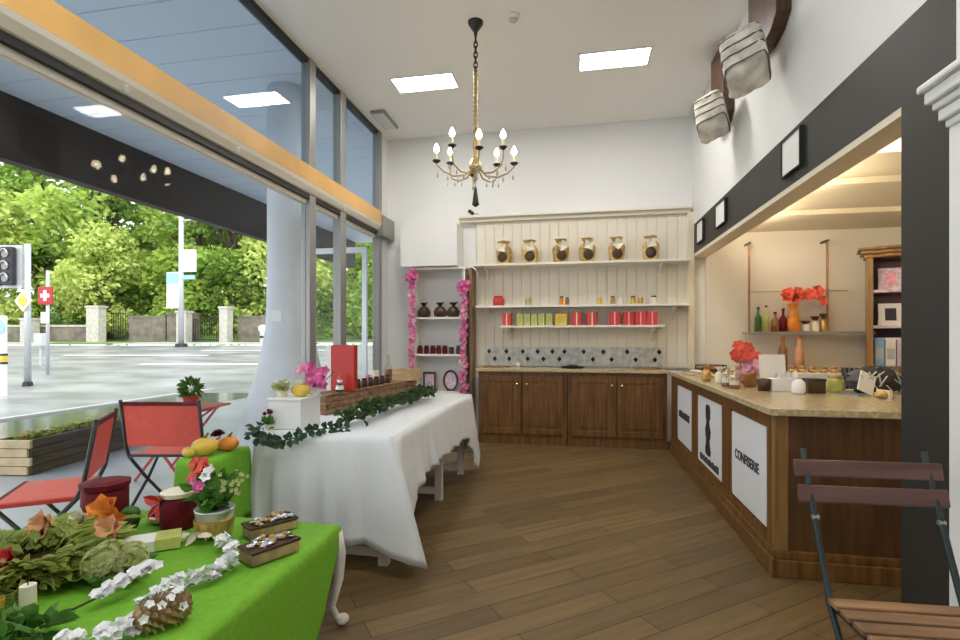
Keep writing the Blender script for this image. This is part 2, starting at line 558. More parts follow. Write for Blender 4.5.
# ---- outside: canopy soffit, fascia, pavement, road
b = B()
y = -6.0
while y < 14:
    b.bx(-6.45, XG - .08, y, y + .405, 4.16, 4.20)
    y += .42
b.bx(-6.45, XG - .08, -6, 14, 4.185, 4.24)
struct(b.obj('canopy_soffit', 'soffit'))
struct(B().bx(-6.62, -6.45, -6, 14, 3.40, 4.9).obj('canopy_fascia', 'fascia'))
struct(B().bx(-6.62, 4.2, -6, 14, 4.5, 4.9).obj('canopy_roof_slab', 'fascia'))
struct(B().bx(-2.82, 4.2, YB + .15, 14, -.1, 4.4).obj('facade_wall', 'concrete'))
struct(B().bx(-7.75, XG - .05, -14, 60, -.3, -.10).obj('pavement', 'pave'))
struct(B().bx(-9.8, -7.75, -14, 60, -.3, -.104).obj('tree_reflection_strip', 'wet_reflect'))  # strip coloured for the trees mirrored in the wet surface
struct(B().bx(-9.95, -9.8, -14, 60, -.3, -.07).obj('kerb', 'kerb'))
# road surface rising gently away from the shop
fw = Vector((-.1886, .982, 0))
rt = Vector((.982, .1886, 0))
def gz(p):
    dpt = Vector(p[:2]).to_3d().dot(fw)
    return -.12 + max(0.0, min(dpt, 33) - 13) * .052
def strip(d0, d1, l0, l1, n, dz=0.0, zf=None):
    vs, fs = [], []
    for i in range(n + 1):
        d = d0 + (d1 - d0) * i / n
        for l in (l0, l1):
            q = fw * d + rt * l
            vs.append((q.x, q.y, gz(q) + dz if zf is None else zf(d)))
    for i in range(n):
        fs.append((2 * i, 2 * i + 1, 2 * i + 3, 2 * i + 2))
    return B().add(vs, fs)
struct(strip(6.5, 31.5, -60, 6, 25).obj('road', 'road'))
struct(strip(31.5, 34.0, -60, 8, 3, .08).obj('far_pavement', 'kerb'))
struct(strip(34.0, 75, -75, 25, 12, 0, lambda d: .95 + max(0, d - 36) * .16).obj('wooded_bank', 'bank'))
for (d, l, wl) in ((20, -13.5, 5), (24, -20, 7), (27, -15, 8)):
    p_ = fw * d + rt * l
    q_ = fw * (d + .4) + rt * (l + wl)
    vv = [fw * (d + a) + rt * (l + c) for a, c in ((0, 0), (0, wl), (.35, wl), (.35, 0))]
    struct(B().add([(v.x, v.y, gz(v) + .015) for v in vv], [(0, 1, 2, 3)]).obj('road_marking', 'paper'))

# ================================================================== CEILING THINGS
def ceiling_light(x, y, label):
    t = thing('ceiling_light', label, 'light', (x, y, ZC), 0, 'ceiling light panels')
    b = B()
    for (a, c, d, e) in ((-.36, .36, -.17, -.15), (-.36, .36, .15, .17), (-.36, -.335, -.15, .15), (.335, .36, -.15, .15)):
        b.bx(a, c, d, e, -.012, 0)
    b.obj('frame', 'plastic', t)
    B().bx(-.335, .335, -.15, .15, -.008, -.001).obj('diffuser', 'panel', t)
    return t
ceiling_light(-1.66, 5.40, 'lit white ceiling panel between the glazing and the chandelier')
ceiling_light(.37, 5.30, 'lit white ceiling panel between the chandelier and the dark wall ornaments')
ceiling_light(-1.66, 1.6, 'added unseen ceiling panel above the camera beside the glazing')  # this and the next two: unseen panels added to light the room
ceiling_light(.37, 1.5, 'added unseen ceiling panel above the camera beside the white wall')
ceiling_light(-.6, -1.2, 'added unseen ceiling panel deep behind the camera')

t = thing('smoke_detector', 'round white smoke detector on the ceiling beside the chandelier rose', 'smoke detector', (-.55, 4.42, ZC))
B().lathe([(.055, 0), (.055, -.02), (.045, -.035)], n=20).obj('housing', 'plastic', t, True)
B().lathe([(.04, -.035), (.03, -.05), (.012, -.055)], n=16).obj('sensor_cap', 'kerb', t, True)
t = thing('ceiling_vent', 'slim grey ceiling vent in the corner above the glazing', 'vent', (-2.45, 6.2, ZC))
B().bx(-.09, .09, -.26, .26, -.035, 0).obj('frame', 'metal', t)
for k in range(5):
    B().box((-.06 + k * .03, 0, -.04), (.008, .48, .02), ry=.5).obj('slat', 'plastic', t)

# ---- chandelier
ch = thing('chandelier', 'brass candle chandelier with crystal drops hanging on a long chain', 'chandelier', (-.895, 4.45, 0))
B().lathe([(.07, ZC), (.066, ZC - .02), (.04, ZC - .06), (.018, ZC - .09), (.012, ZC - .13)][::-1]).obj('ceiling_rose', 'dmetal', ch, True)
b = B()
z = ZC - .13
k = 0
while z > 3.74:
    a = [(.016 * cos(u) * (1 if k % 2 else 0), .016 * cos(u) * (0 if k % 2 else 1), z - .026 + .032 * sin(u)) for u in [2 * pi * j / 10 for j in range(11)]]
    b.tube(a, .0065, 5, False)
    z -= .046
    k += 1
b.obj('chain', 'dmetal', ch)
prof = []
k = 0
z = 3.76
while z > 3.22:
    prof.append((.022 if k % 2 else .012, z))
    z -= .02
    k += 1
B().lathe(prof[::-1], n=12).obj('bead_column', 'brass', ch, True)
B().lathe([(.008, 3.24), (.022, 3.20), (.012, 3.14), (.028, 3.06), (.014, 2.98), (.05, 2.90), (.06, 2.87), (.03, 2.83), (.015, 2.80), (.022, 2.775), (.006, 2.75)][::-1], n=16).obj('stem', 'brass', ch, True)
B().lathe([(.004, 2.70), (.012, 2.69), (.03, 2.555), (.034, 2.54), (.01, 2.52)][::-1], n=12).obj('finial', 'dmetal', ch, True)
B().cyl((0, 0, 2.70), (0, 0, 2.76), .003, .003, 6).obj('finial_wire', 'dmetal', ch)
for k in range(8):
    a = 2 * pi * k / 8 + .28
    rr = .35 if k % 2 == 0 else .31
    dx, dy = cos(a), sin(a)
    zt = 3.0 if k % 2 else 2.94
    pts = [(0.03 * dx, .03 * dy, 2.87), (.10 * dx, .10 * dy, 2.80), (.2 * dx, .2 * dy, 2.79), (.29 * dx, .29 * dy, 2.83), (rr * dx, rr * dy, 2.89), (rr * dx, rr * dy, zt - .01)]
    arm = B().tube(pts, [.009, .008, .008, .007, .007, .006], 7).obj('arm', 'brass', ch, True)
    B().lathe([(.012, -.02), (.038, 0), (.036, .006), (.014, .008)], (rr * dx, rr * dy, zt - .02), 14).obj('candle_cup', 'dmetal', arm, True)
    B().cyl((rr * dx, rr * dy, zt - .012), (rr * dx, rr * dy, zt + .055), .012, .012, 10).obj('candle_sleeve', 'wax', arm)
    B().lathe([(.010, 0), (.024, .02), (.023, .04), (.009, .072), (.001, .082)], (rr * dx, rr * dy, zt + .055), 10).obj('bulb', 'bulb', arm, True)
    for q in range(3):
        g = B()
        f = .16 + .09 * q
        zq = 2.725 + .02 * q
        g.lathe([(.001, 0), (.011, .022), (.005, .045), (.0015, .05), (.0015, .075)], (f * dx, f * dy, zq), 6)
        g.obj('crystal_drop', 'crystal', arm)

# small wall spot below the chandelier on the back wall
t = thing('wall_spotlight', 'tiny black swivel spotlight on the back wall above the tower shelf', 'spotlight', (-1.43, YB, 3.07))
B().cyl((0, 0, 0), (0, -.02, 0), .025, .025, 12).obj('base', 'dmetal', t)
B().tube([(0, -.02, 0), (.04, -.05, -.02), (.10, -.06, -.03)], .006, 6).obj('arm', 'dmetal', t)
B().cyl((-.03, -.05, .02), (.02, -.09, -.02), .026, .022, 12).obj('lamp_head', 'dmetal', t)

# ---- alcove lamp behind the lintel
for y, w_ in ((3.4, 'over the near end of the counter'), (4.6, 'over the middle of the counter'), (5.8, 'over the back worktop')):
    t = thing('tube_light', 'warm fluorescent tube behind the dark lintel ' + w_, 'light', (1.70, y, 2.50), 0, 'tubes behind the lintel')
    B().bx(-.03, .03, -.45, .45, -.03, .0).obj('housing', 'plastic', t)
    B().cyl((0, -.42, .02), (0, .42, .02), .014, .014, 10).obj('tube', 'tube', t)
    B().bx(-.09, -.03, -.03, .03, -.03, 0).obj('bracket', 'plastic', t)

# ---- pictures on the dark band
for (y, z, h, w, lab) in ((3.775, 2.60, .26, .32, 'largest and nearest of the three pictures on the dark lintel'),
                          (5.50, 2.60, .235, .36, 'white picture on the dark lintel between two others'),
                          (6.37, 2.60, .25, .32, 'white picture on the dark lintel closest to the back wall')):
    t = thing('wall_picture', lab, 'picture', (XW, y, z), 0, 'pictures on the dark lintel')
    b = B()
    for (a, c, d, e) in ((-w / 2, w / 2, -h / 2, -h / 2 + .009), (-w / 2, w / 2, h / 2 - .009, h / 2), (-w / 2, -w / 2 + .011, -h / 2 + .009, h / 2 - .009), (w / 2 - .011, w / 2, -h / 2 + .009, h / 2 - .009)):
        b.bx(-.03, 0, a, c, d, e)
    b.obj('frame', 'iron', t)
    B().bx(-.02, -.004, -w / 2 + .011, w / 2 - .011, -h / 2 + .009, h / 2 - .009).obj('print', 'paper', t)

# ---- plank and bundle ornaments on the upper wall
CT_, ST_ = cos(R(28)), sin(R(28))
def ornament(y, zt, zb, wid, by, bz, br, bl, label):
    t = thing('wall_ornament', label, 'wall ornament', (XW, y, 0))
    pr = [(-wid / 2, zt), (-wid / 2, zb + .10), (-wid * .32, zb + .03), (0, zb), (wid * .32, zb + .02), (wid / 2, zb + .10), (wid / 2, zt)]
    B().prism(pr, 'x', -.10, -.0).obj('plank', 'woodd', t, bevel=.006)
    random.seed(int(y * 10))
    bnd = B()
    n, m = 22, 16
    vs, fs = [], []
    for i in range(m + 1):
        u = -1 + 2 * i / m
        for k in range(n):
            a = 2 * pi * k / n
            ee = (abs(cos(a + .5)) ** 8 + abs(sin(a + .5)) ** 8) ** (-1 / 8)
            taper = (1 - abs(u) ** 7) ** .5 if abs(u) < 1 else 0
            rr = br * ee * (.35 + .65 * taper) * (1 + random.uniform(-.06, .06))
            ly, lz = rr * sin(a), u * bl / 2
            vs.append((-.10 - br * .85 + rr * cos(a) * .8, by - y + ly * CT_ + lz * ST_, bz - ly * ST_ + lz * CT_))
    for i in range(m):
        for k in range(n):
            k2 = (k + 1) % n
            fs.append((i * n + k, i * n + k2, (i + 1) * n + k2, (i + 1) * n + k))
    fs += [tuple(range(n))[::-1], tuple(m * n + k for k in range(n))]
    bo = bnd.add(vs, fs).obj('cloth_bundle', 'burlap', t, True)
    s_ = B()
    for u in (-.78, -.3, .2, .7):
        pts = []
        for k in range(25):
            a = 2 * pi * k / 24
            ee = (abs(cos(a + .5)) ** 8 + abs(sin(a + .5)) ** 8) ** (-1 / 8)
            tp = (1 - abs(u) ** 7) ** .5
            rr = br * 1.03 * ee * (.35 + .65 * tp)
            ly, lz = rr * sin(a), u * bl / 2 + .03 * sin(a)
            pts.append((-.10 - br * .85 + rr * cos(a) * .8, by - y + ly * CT_ + lz * ST_, bz - ly * ST_ + lz * CT_))
        s_.tube(pts, .006, 5, False)
    s_.obj('tie_string', 'string', bo)
    return t
ornament(4.10, ZC - .02, 3.50, 0.58, 4.00, 3.37, .17, .40, 'dark wooden plank high on the white wall with the larger roped cloth bundle')
ornament(5.32, ZC - .02, 3.38, 0.44, 4.98, 3.38, .155, .37, 'dark wooden plank high on the white wall with the smaller roped bundle')

# ================================================================== BACK WALL FURNITURE
def cabinet_door(t, x0, x1, y, z0, z1, knob_x):
    b = B()
    d = b.bx(x0, x1, y - .02, y, z0, z1).obj('door', 'wood', t, bevel=.004)
    f = B()
    w = .07
    f.bx(x0, x1, y - .03, y - .02, z0, z0 + w)
    f.bx(x0, x1, y - .03, y - .02, z1 - w, z1)
    f.bx(x0, x0 + w, y - .03, y - .02, z0 + w, z1 - w)
    f.bx(x1 - w, x1, y - .03, y - .02, z0 + w, z1 - w)
    f.obj('door_frame', 'wood', d, bevel=.004)
    B().bx(x0 + w + .035, x1 - w - .035, y - .028, y - .02, z0 + w + .035, z1 - w - .035).obj('raised_panel', 'wood', d, bevel=.006)
    B().lathe([(.006, 0), (.006, .012), (.016, .02), (.016, .03), (.008, .036)], (0, 0, 0), 12).obj('knob', 'knob', d, True)
    k = [c for c in d.children if c.name.startswith('knob')][0]
    k.location = (knob_x, y - .03, z1 - .10)
    k.rotation_euler = (R(90), 0, 0)

for (x0, x1, lab) in ((-1.24, -.12, 'brown panelled two-door base cabinet beside the tower shelf'),
                      (-.11, 1.06, 'brown panelled two-door base cabinet against the serving counter')):
    t = thing('base_cabinet', lab, 'cabinet', (0, 0, 0))
    B().bx(x0, x1, 6.36, 6.84, .09, .91).obj('body', 'wood', t)
    b = B()
    b.bx(x0, x1, 6.345, 6.84, 0, .09)
    b.obj('plinth', 'wood', t)
    xm = (x0 + x1) / 2
    cabinet_door(t, x0 + .05, xm - .015, 6.36, .13, .86, xm - .06)
    cabinet_door(t, xm + .015, x1 - .05, 6.36, .13, .86, xm + .06)
tag(B().bx(-1.27, 1.055, 6.31, 6.825, .912, .95).obj('worktop', 'stone', bevel=.006), 'pale stone worktop running along the back wall cabinets', 'worktop')

def wall_shelf(x0, x1, y0, z, lab, br):
    t = thing('wall_shelf', lab, 'shelf', (0, 0, z))
    B().bx(x0, x1, y0, YB - .036, -.028, 0).obj('board', 'shelfw', t, bevel=.004)
    for xx in br:
        B().prism([(y0 + .04, -.028), (YB - .036, -.028), (YB - .036, -.20), (YB - .06, -.20), (YB - .12, -.10), (y0 + .04, -.055)], 'x', xx - .012, xx + .012).obj('bracket', 'shelfw', t)
wall_shelf(-1.36, 1.375, 6.56, 2.315, 'topmost long white wall shelf carrying the gold gift bags', (-1.2, 1.05))
wall_shelf(-1.33, 1.375, 6.58, 1.765, 'long white wall shelf carrying small candles and jars', (-1.2, 1.2))
wall_shelf(-1.0, 1.07, 6.56, 1.50, 'short lowest white wall shelf carrying red and green boxes', (-.9, .95))

# gold gift bags on the top shelf
def gift_bag(label, loc, v):
    t = thing('gift_bag', label, 'gift bag', loc, v, 'gift bags on the top shelf')
    B().prism([(-.06, 0), (.06, 0), (.075, .15), (.045, .19), (-.045, .19), (-.075, .15)], 'y', -.045, .045).obj('bag', 'gold', t, bevel=.012)
    B().sph((0, -.045, .075), .05, (1, .35, 1.1), 10, 7).obj('chocolate_figure', 'brown', t, True)
    B().lathe([(.018, 0), (.05, .04), (.06, .055)], (0, 0, .185), 9, .25, 4).obj('gathered_top', 'gold', t)
    b = B()
    b.blossom((0, -.05, .17), .06, 4, (0, -1, 0), .2)
    b.obj('bow', 'wax', t)
    t.scale = (1.35, 1.3, 1.3)
    return t
for i, x in enumerate((-.96, -.61, -.21, .13, .50, .92)):
    gift_bag('gold gift bag with brown filling on the top shelf, %s from the pink-garlanded tower' % ORD[i], (x, 6.70, 2.315), random.uniform(-.3, .3))

def small_jar(label, loc, m_, lid, r=.03, h=.085, group='little jars on the middle shelf', name='jar'):
    t = thing(name, label, 'jar', loc, 0, group)
    B().lathe([(r * .92, 0), (r, .006), (r, h * .72), (r * .75, h * .82), (r * .72, h * .84)], n=14).obj('body', m_, t, True)
    B().lathe([(r * .8, h * .84), (r * .8, h)], n=14).obj('lid', lid, t)
    return t
for i, x in enumerate((.28, .45, .55, .70, .79, .95)):
    small_jar('%s of six jars on the middle shelf near the dark wall, a %s one' % (ORD[i], ('yellow', 'gold', 'cream')[i % 3]), (x, 6.68, 1.765), ('yellow', 'gold', 'wax')[i % 3], 'brown' if i % 2 else 'wax', .032 + .006 * (i % 3 == 2), .105)
small_jar('squat red candle on the middle shelf near the tower', (-1.03, 6.68, 1.765), 'redb', 'redb', .075, .13, None, 'candle')
small_jar('pale green jar with white lid alone on the middle shelf', (-.63, 6.68, 1.765), 'hyd', 'wax', .045, .12, None)
small_jar('taller amber bottle of the close pair on the middle shelf', (-.20, 6.68, 1.765), 'orange', 'brown', .028, .115, None)
small_jar('shorter brown bottle of the close pair on the middle shelf', (-.125, 6.68, 1.765), 'brownm', 'brown', .028, .10, None)

def box_pack(label, loc, m_, w, h, d, rib, group):
    t = thing('gift_box', label, 'box', loc, random.uniform(-.08, .08), group)
    B().bx(-w / 2, w / 2, -d / 2, d / 2, 0, h).obj('carton', m_, t, bevel=.008)
    B().bx(-.008, .008, -d / 2 - .004, d / 2 + .004, -.0, h + .004).obj('ribbon', rib, t)
    return t
for i, x in enumerate((-.74, -.645, -.55, -.455, -.36)):
    box_pack('lime green gift box on the lowest wall shelf, %s from the tower' % ORD[i], (x, 6.67, 1.50), 'lime', .085, .155, .09, 'hyd', 'lime boxes on the lowest shelf')
box_pack('yellow gift box alone between green and red boxes', (-.20, 6.67, 1.50), 'yellow', .15, .15, .1, 'lime', None)
for i, x in enumerate((.0, .19, .47, .64, .79, .93)):
    box_pack('red gift box on the lowest wall shelf, %s from the yellow box' % ORD[i], (x, 6.67, 1.50), 'redb', .13, .17, .1, 'pinkp' if i > 1 else 'wax', 'red boxes on the lowest shelf')
t = box_pack('red gift box on the lowest shelf end beside the tower', (-.91, 6.67, 1.50), 'redb', .12, .165, .1, 'wax', None)

# things on the back worktop
t = thing('serving_tray', 'small dark oval tray on the back worktop below the tiles', 'tray', (-.06, 6.62, .95))
B().lathe([(.13, 0), (.16, .02), (.155, .02), (.13, .006)], n=20).obj('dish', 'iron', t)
B().sph((0, 0, .022), .09, (1, .7, .25), 10, 6).obj('folded_cloth', 'ink', t, True)
for i, (x, lab) in enumerate(((-1.05, 'flat wooden board on the back worktop by the tower'), (.85, 'flat wooden board on the back worktop by the counter corner'))):
    t = thing('cutting_board', lab, 'board', (x, 6.62, .95))
    B().bx(-.16, .12, -.09, .09, 0, .015).obj('board', 'brownm', t, bevel=.004)
    B().bx(.12, .19, -.02, .02, 0, .015).obj('handle', 'brownm', t, bevel=.004)
t = thing('soap_dispenser', 'tiny ivory pot on the back worktop between tower and tray', 'pot', (-.76, 6.60, .95))
B().lathe([(.02, 0), (.03, .03), (.022, .055)], n=12).obj('body', 'wax', t, True)
B().lathe([(.012, .055), (.01, .075)], n=8).obj('neck', 'wax', t)

# ---- white tower shelf with pink garlands
t = thing('tower_shelf', 'narrow white open shelf tower draped with pink garlands', 'shelf unit', (0, 0, 0))
B().bx(-2.20, -2.17, 6.58, 6.85, 0, 2.26).obj('side_panel', 'shelfw', t)
B().bx(-1.50, -1.47, 6.58, 6.85, 0, 2.26).obj('side_panel', 'shelfw', t)
B().bx(-2.17, -1.50, 6.835, 6.85, 0, 2.26).obj('back_panel', 'white', t)
B().bx(-2.22, -1.45, 6.56, 6.855, 2.26, 2.29).obj('top_panel', 'shelfw', t)
for z in (.12, .61, 1.12, 1.62):
    B().bx(-2.17, -1.50, 6.59, 6.835, z - .028, z).obj('shelf_board', 'shelfw', t)
def garland(x, z0, z1, y, lab, seed):
    random.seed(seed)
    t = thing('flower_garland', lab, 'garland', (x, y, 0))
    pts = [(.012 * sin(9 * z), -.012 + .01 * cos(7 * z), z) for z in [z0 + (z1 - z0) * k / 30 for k in range(31)]]
    B().tube(pts, .005, 5).obj('string', 'pinkp', t)
    b, c = B(), B()
    n = int((z1 - z0) / .022)
    for k in range(n):
        z = z0 + (z1 - z0) * (k + .5) / n
        q = b if random.random() < .6 else c
        q.blossom((random.uniform(-.035, .035), -.025 + random.uniform(-.02, .008), z), random.uniform(.028, .05), 5, (random.uniform(-.6, .6), -1, random.uniform(-.4, .6)))
    for k in range(14):
        b.blossom((random.uniform(-.06, .08), -.03 - random.random() * .03, z1 + random.uniform(-.08, .03)), .05, 5, (random.uniform(-.6, .6), -1, .3))
    b.obj('deep_pink_blossoms', 'pink', t)
    c.obj('pale_pink_blossoms', 'pinkp', t)
garland(-2.185, .85, 2.20, 6.57, 'pink flower garland hanging down the tower side next to the glazing', 5)
garland(-1.475, .45, 2.05, 6.57, 'pink flower garland hanging down the tower side next to the cabinets', 6)
for i, x in enumerate((-2.07, -1.84, -1.65)):
    t = thing('chocolate_bag', 'dark knotted sweets bag on the tower shelf, %s from the glazing' % ORD[i], 'sweets bag', (x, 6.69, 1.62), .3 * i, 'knotted bags on the tower')
    B().lathe([(.05, 0), (.085, .02), (.09, .08), (.06, .13), (.02, .155)], n=14, wob=.06).obj('bag', 'brown', t, True)
    b = B()
    b.lathe([(.016, .155), (.05, .20)], n=9, wob=.3)
    b.leaf((0, 0, .16), (.7, -.3, .6), .09, .03)
    b.obj('knot', 'iron', t)
for i, x in enumerate((-2.12, -2.03, -1.94, -1.86, -1.77, -1.68, -1.58)):
    small_jar('small dark red preserve jar in the tower row, %s from the glazing' % ORD[i], (x, 6.68, 1.12), 'redd' if i < 5 else 'brown', 'iron' if i != 5 else 'wax', .036, .115, 'preserve jars on the tower', 'preserve_jar')
for i, (x, lab) in enumerate(((-2.0, 'small dark-framed picture standing on the lower tower shelf nearer the glazing'), (-1.70, 'small oval dark-framed picture standing on the lower tower shelf nearer the cabinets'))):
    t = thing('picture_frame', lab, 'picture frame', (x, 6.72, .61))
    if i == 0:
        b = B()
        b.bx(-.09, -.065, -.015, .01, 0, .26)
        b.bx(.065, .09, -.015, .01, 0, .26)
        b.bx(-.065, .065, -.015, .01, 0, .03)
        b.bx(-.065, .065, -.015, .01, .23, .26)
        b.obj('frame', 'woodd', t)
        B().bx(-.065, .065, -.005, .008, .03, .23).obj('photo', 'lilac', t)
    else:
        pts = [(.095 * cos(a), 0, .145 + .13 * sin(a)) for a in [2 * pi * k / 24 for k in range(25)]]
        B().tube(pts, .016, 8, False).obj('frame', 'woodd', t, True)
        B().prism([(.09 * cos(a), .145 + .12 * sin(a)) for a in [2 * pi * k / 24 for k in range(24)]], 'y', -.003, .008).obj('photo', 'lilac', t)
        B().bx(-.05, .05, -.02, .02, 0, .02).obj('foot', 'woodd', t)

# ================================================================== SERVING COUNTER
t = thing('serving_counter', 'brown wooden serving counter with three white sign panels', 'counter', (0, 0, 0))
CX, CY = 1.11, 3.13
B().bx(CX, 1.75, CY + .01, 6.30, .10, .905).obj('body', 'wood', t)
b = B()
b.bx(CX - .035, 1.78, CY - .035, 6.30, 0, .10)
b.bx(CX - .022, 1.77, CY - .022, 6.30, .10, .145)
b.obj('plinth', 'wood', t, bevel=.006)
B().bx(CX + .06, 2.85, CY - .004, CY + .01, .145, .905).obj('end_panel', 'woodend', t)
B().bx(1.75, 2.85, CY + .01, 4.70, 0, .905).obj('return_body', 'woodend', t)
B().bx(CX - .008, CX + .06, CY - .010, CY + .06, .145, .905).obj('corner_post', 'oak', t, bevel=.004)
b = B()
b.bx(CX - .012, CX, CY + .06, 6.30, .835, .905)
b.bx(CX - .012, CX, CY + .06, 6.30, .145, .205)
for y0, y1 in ((CY + .06, 3.24), (3.95, 4.18), (4.99, 5.23), (5.95, 6.30)):
    b.bx(CX - .012, CX, y0, y1, .205, .835)
b.obj('face_frame', 'wood', t, bevel=.003)

def text_mesh(s, size, name, m_, parent, loc, rot):
    cu = bpy.data.curves.new('lettering', 'FONT')
    cu.body = s
    cu.size = size
    cu.align_x = 'CENTER'
    cu.align_y = 'CENTER'
    cu.extrude = .001
    cu.offset = .0022
    o = bpy.data.objects.new('tmp', cu)
    COL.objects.link(o)
    bpy.context.view_layer.update()
    me = bpy.data.meshes.new_from_object(o.evaluated_get(bpy.context.evaluated_depsgraph_get()))
    bpy.data.objects.remove(o)
    me.materials.clear()
    me.materials.append(M[m_])
    r = bpy.data.objects.new(name, me)
    COL.objects.link(r)
    r.parent = parent
    r.location = loc
    r.rotation_euler = rot
    return r
ROTX = (R(90), 0, R(-90))
for i, (y0, y1) in enumerate(((5.25, 5.93), (4.20, 4.97), (3.26, 3.93))):
    p_ = B().bx(CX - .010, CX - .001, y0, y1, .225, .815).obj('sign_panel', 'sign', t)
    p_['label'] = ('white sign panel with one dark line of lettering, next to the back cabinets', 'white sign panel with dark figure over lettering', 'white sign panel with dark lettering nearest the counter corner')[i]
    ym = (y0 + y1) / 2
    if i == 2:
        text_mesh('CONFISERIE', .090, 'lettering', 'ink', p_, (CX - .0115, ym + .02, .53), ROTX)
    elif i == 0:
        b = B()
        random.seed(2)
        y = y1 - .07
        while y > y0 + .09:
            w = random.uniform(.025, .05)
            b.bx(CX - .012, CX - .010, y - w, y, .485, .485 + random.choice((.06, .075, .075)))
            y -= w + .012
        b.obj('lettering', 'ink', p_)
    else:
        b = B()
        prof = [(.055, .77), (.085, .73), (.08, .66), (.05, .63), (.06, .60), (.10, .55), (.085, .50), (.06, .47), (.075, .42), (.10, .38), (.085, .345), (.03, .335)]
        poly = [(ym + .03 - w, z) for w, z in prof] + [(ym + .03 + w * .85, z) for w, z in prof[::-1]]
        b.prism(poly, 'x', CX - .012, CX - .010)
        b.obj('figure_emblem', 'ink', p_)
        b = B()
        random.seed(4)
        y = y1 - .08
        while y > y0 + .10:
            w = random.uniform(.025, .05)
            b.bx(CX - .012, CX - .010, y - w, y, .255, .255 + random.choice((.05, .06)))
            y -= w + .012
        b.obj('lettering', 'ink', p_)
tag(B().prism([(1.06, 3.08), (2.95, 3.08), (2.95, 4.75), (1.85, 4.75), (1.85, 6.30), (1.06, 6.30)], 'z', .908, .95).obj('countertop', 'stone', bevel=.006),
    'pale speckled stone top of the serving counter with angled corner', 'countertop')
t = thing('alcove_cabinet', 'stone-topped cabinet along the alcove back wall under the hanging shelf', 'cabinet', (0, 0, 0))
B().bx(1.86, 3.95, 6.09, 6.84, 0, .91).obj('body', 'wood', t)
B().bx(1.86, 3.95, 6.05, 6.84, .91, .95).obj('top', 'stone', t)

# ---- things on the counter
CZ = .95
def lat_thing(name, label, cat, loc, parts, group=None):
    t = thing(name, label, cat, loc, 0, group)
    for (n, prof, m_) in parts:
        B().lathe(prof, n=16).obj(n, m_, t, True)
    return t
t = thing('pastry_board', 'flat pale board of pastries near the inner counter corner', 'board', (1.26, 5.55, CZ), .2)
B().bx(-.10, .10, -.24, .24, 0, .02).obj('board', 'pale', t, bevel=.005)
for k in range(4):
    B().sph((0, -.16 + k * .11, .036), .04, (1, 1.1, .45), 10, 6).obj('pastry', 'wax', t, True)
t = thing('wire_basket', 'low dark wire basket at the back of the counter corner', 'basket', (1.45, 5.95, CZ))
b = B()
for z in (.01, .05, .09):
    pts = [(.16 * cos(a), .12 * sin(a), z) for a in [2 * pi * k / 20 for k in range(21)]]
    b.tube(pts, .004, 5, False)
for k in range(14):
    a = 2 * pi * k / 14
    b.cyl((.16 * cos(a), .12 * sin(a), .0), (.16 * cos(a), .12 * sin(a), .092), .003, .003, 4)
b.obj('wires', 'dmetal', t)
B().sph((0, 0, .05), .1, (1.2, .9, .4), 10, 6).obj('bread', 'brownm', t, True)
for i, (x, y, h) in enumerate(((1.18, 4.35, .10), (1.27, 4.47, .12), (1.20, 4.22, .085))):
    t = thing('cake_jar', ('clear lidded jar of layered sweets in the group by the red flowers, middle one', 'clear lidded jar of sweets behind two others by the red flowers', 'smallest clear lidded jar of sweets at the counter edge')[i], 'jar', (x, y, CZ), 0, 'sweets jars on the counter')
    B().lathe([(.04, 0), (.043, .01), (.043, h), (.035, h + .008)], n=16).obj('jar_glass', 'clear', t, True)
    B().lathe([(.038, .006), (.038, h * .35)], n=14).obj('caramel_layer', 'brownm', t)
    B().lathe([(.038, h * .36), (.038, h * .72)], n=14).obj('cream_layer', 'wax', t)
    B().lathe([(.044, h + .009), (.044, h + .02), (.01, h + .024), (.01, h + .04)], n=14).obj('lid', 'knob', t)
lat_thing('copper_pot', 'brown copper pot behind the dark glass on the counter', 'pot', (1.36, 4.38, CZ), [('body', [(.04, 0), (.055, .03), (.05, .10), (.054, .11)], 'brownm')])
def dark_tumbler(label, loc, s):
    t = thing('chocolate_cup', label, 'cup', loc)
    B().lathe([(.04 * s, 0), (.045 * s, .085 * s), (.040 * s, .085 * s), (.036 * s, .02 * s)], n=16).obj('cup', 'brown', t, True)
    B().lathe([(.039 * s, .07 * s), (.02 * s, .078 * s)], n=12).obj('filling', 'redd', t)
dark_tumbler('dark red glass cup in front of the white cards on the counter', (1.37, 4.10, CZ), 1.05)
t = thing('chocolate_box', 'dark brown square box on the counter beside the white tissue', 'box', (1.66, 4.0, CZ), .1)
B().bx(-.06, .06, -.05, .05, 0, .085).obj('carton', 'brown', t, bevel=.004)
B().bx(-.063, .063, -.053, .053, .085, .105).obj('lid', 'ink', t, bevel=.004)
# red flowers in a vase
t = thing('flower_vase', 'coral red flowers in a small vase on the counter behind the jars', 'vase', (1.42, 4.62, CZ))
B().lathe([(.035, 0), (.05, .04), (.03, .10), (.038, .12)], n=14).obj('vase', 'pinkp', t, True)
b, c, g = B(), B(), B()
random.seed(8)
for k in range(12):
    p_ = Vector((random.uniform(-.10, .08), random.uniform(-.08, .08), random.uniform(.20, .32)))
    b.blossom(p_, .06, 6, (p_.x * 4, -1 + p_.y, .6))
    g.tube([(0, 0, .10), tuple(p_ * .6), tuple(p_)], .003, 4)
for k in range(7):
    c.blossom((random.uniform(-.04, .14), random.uniform(-.1, .02), random.uniform(.12, .2)), .05, 6, (0, -1, .5))
b.obj('red_blossoms', 'redf', t)
c.obj('pink_blossoms', 'pinkp', t)
g.obj('stems', 'herb', t)
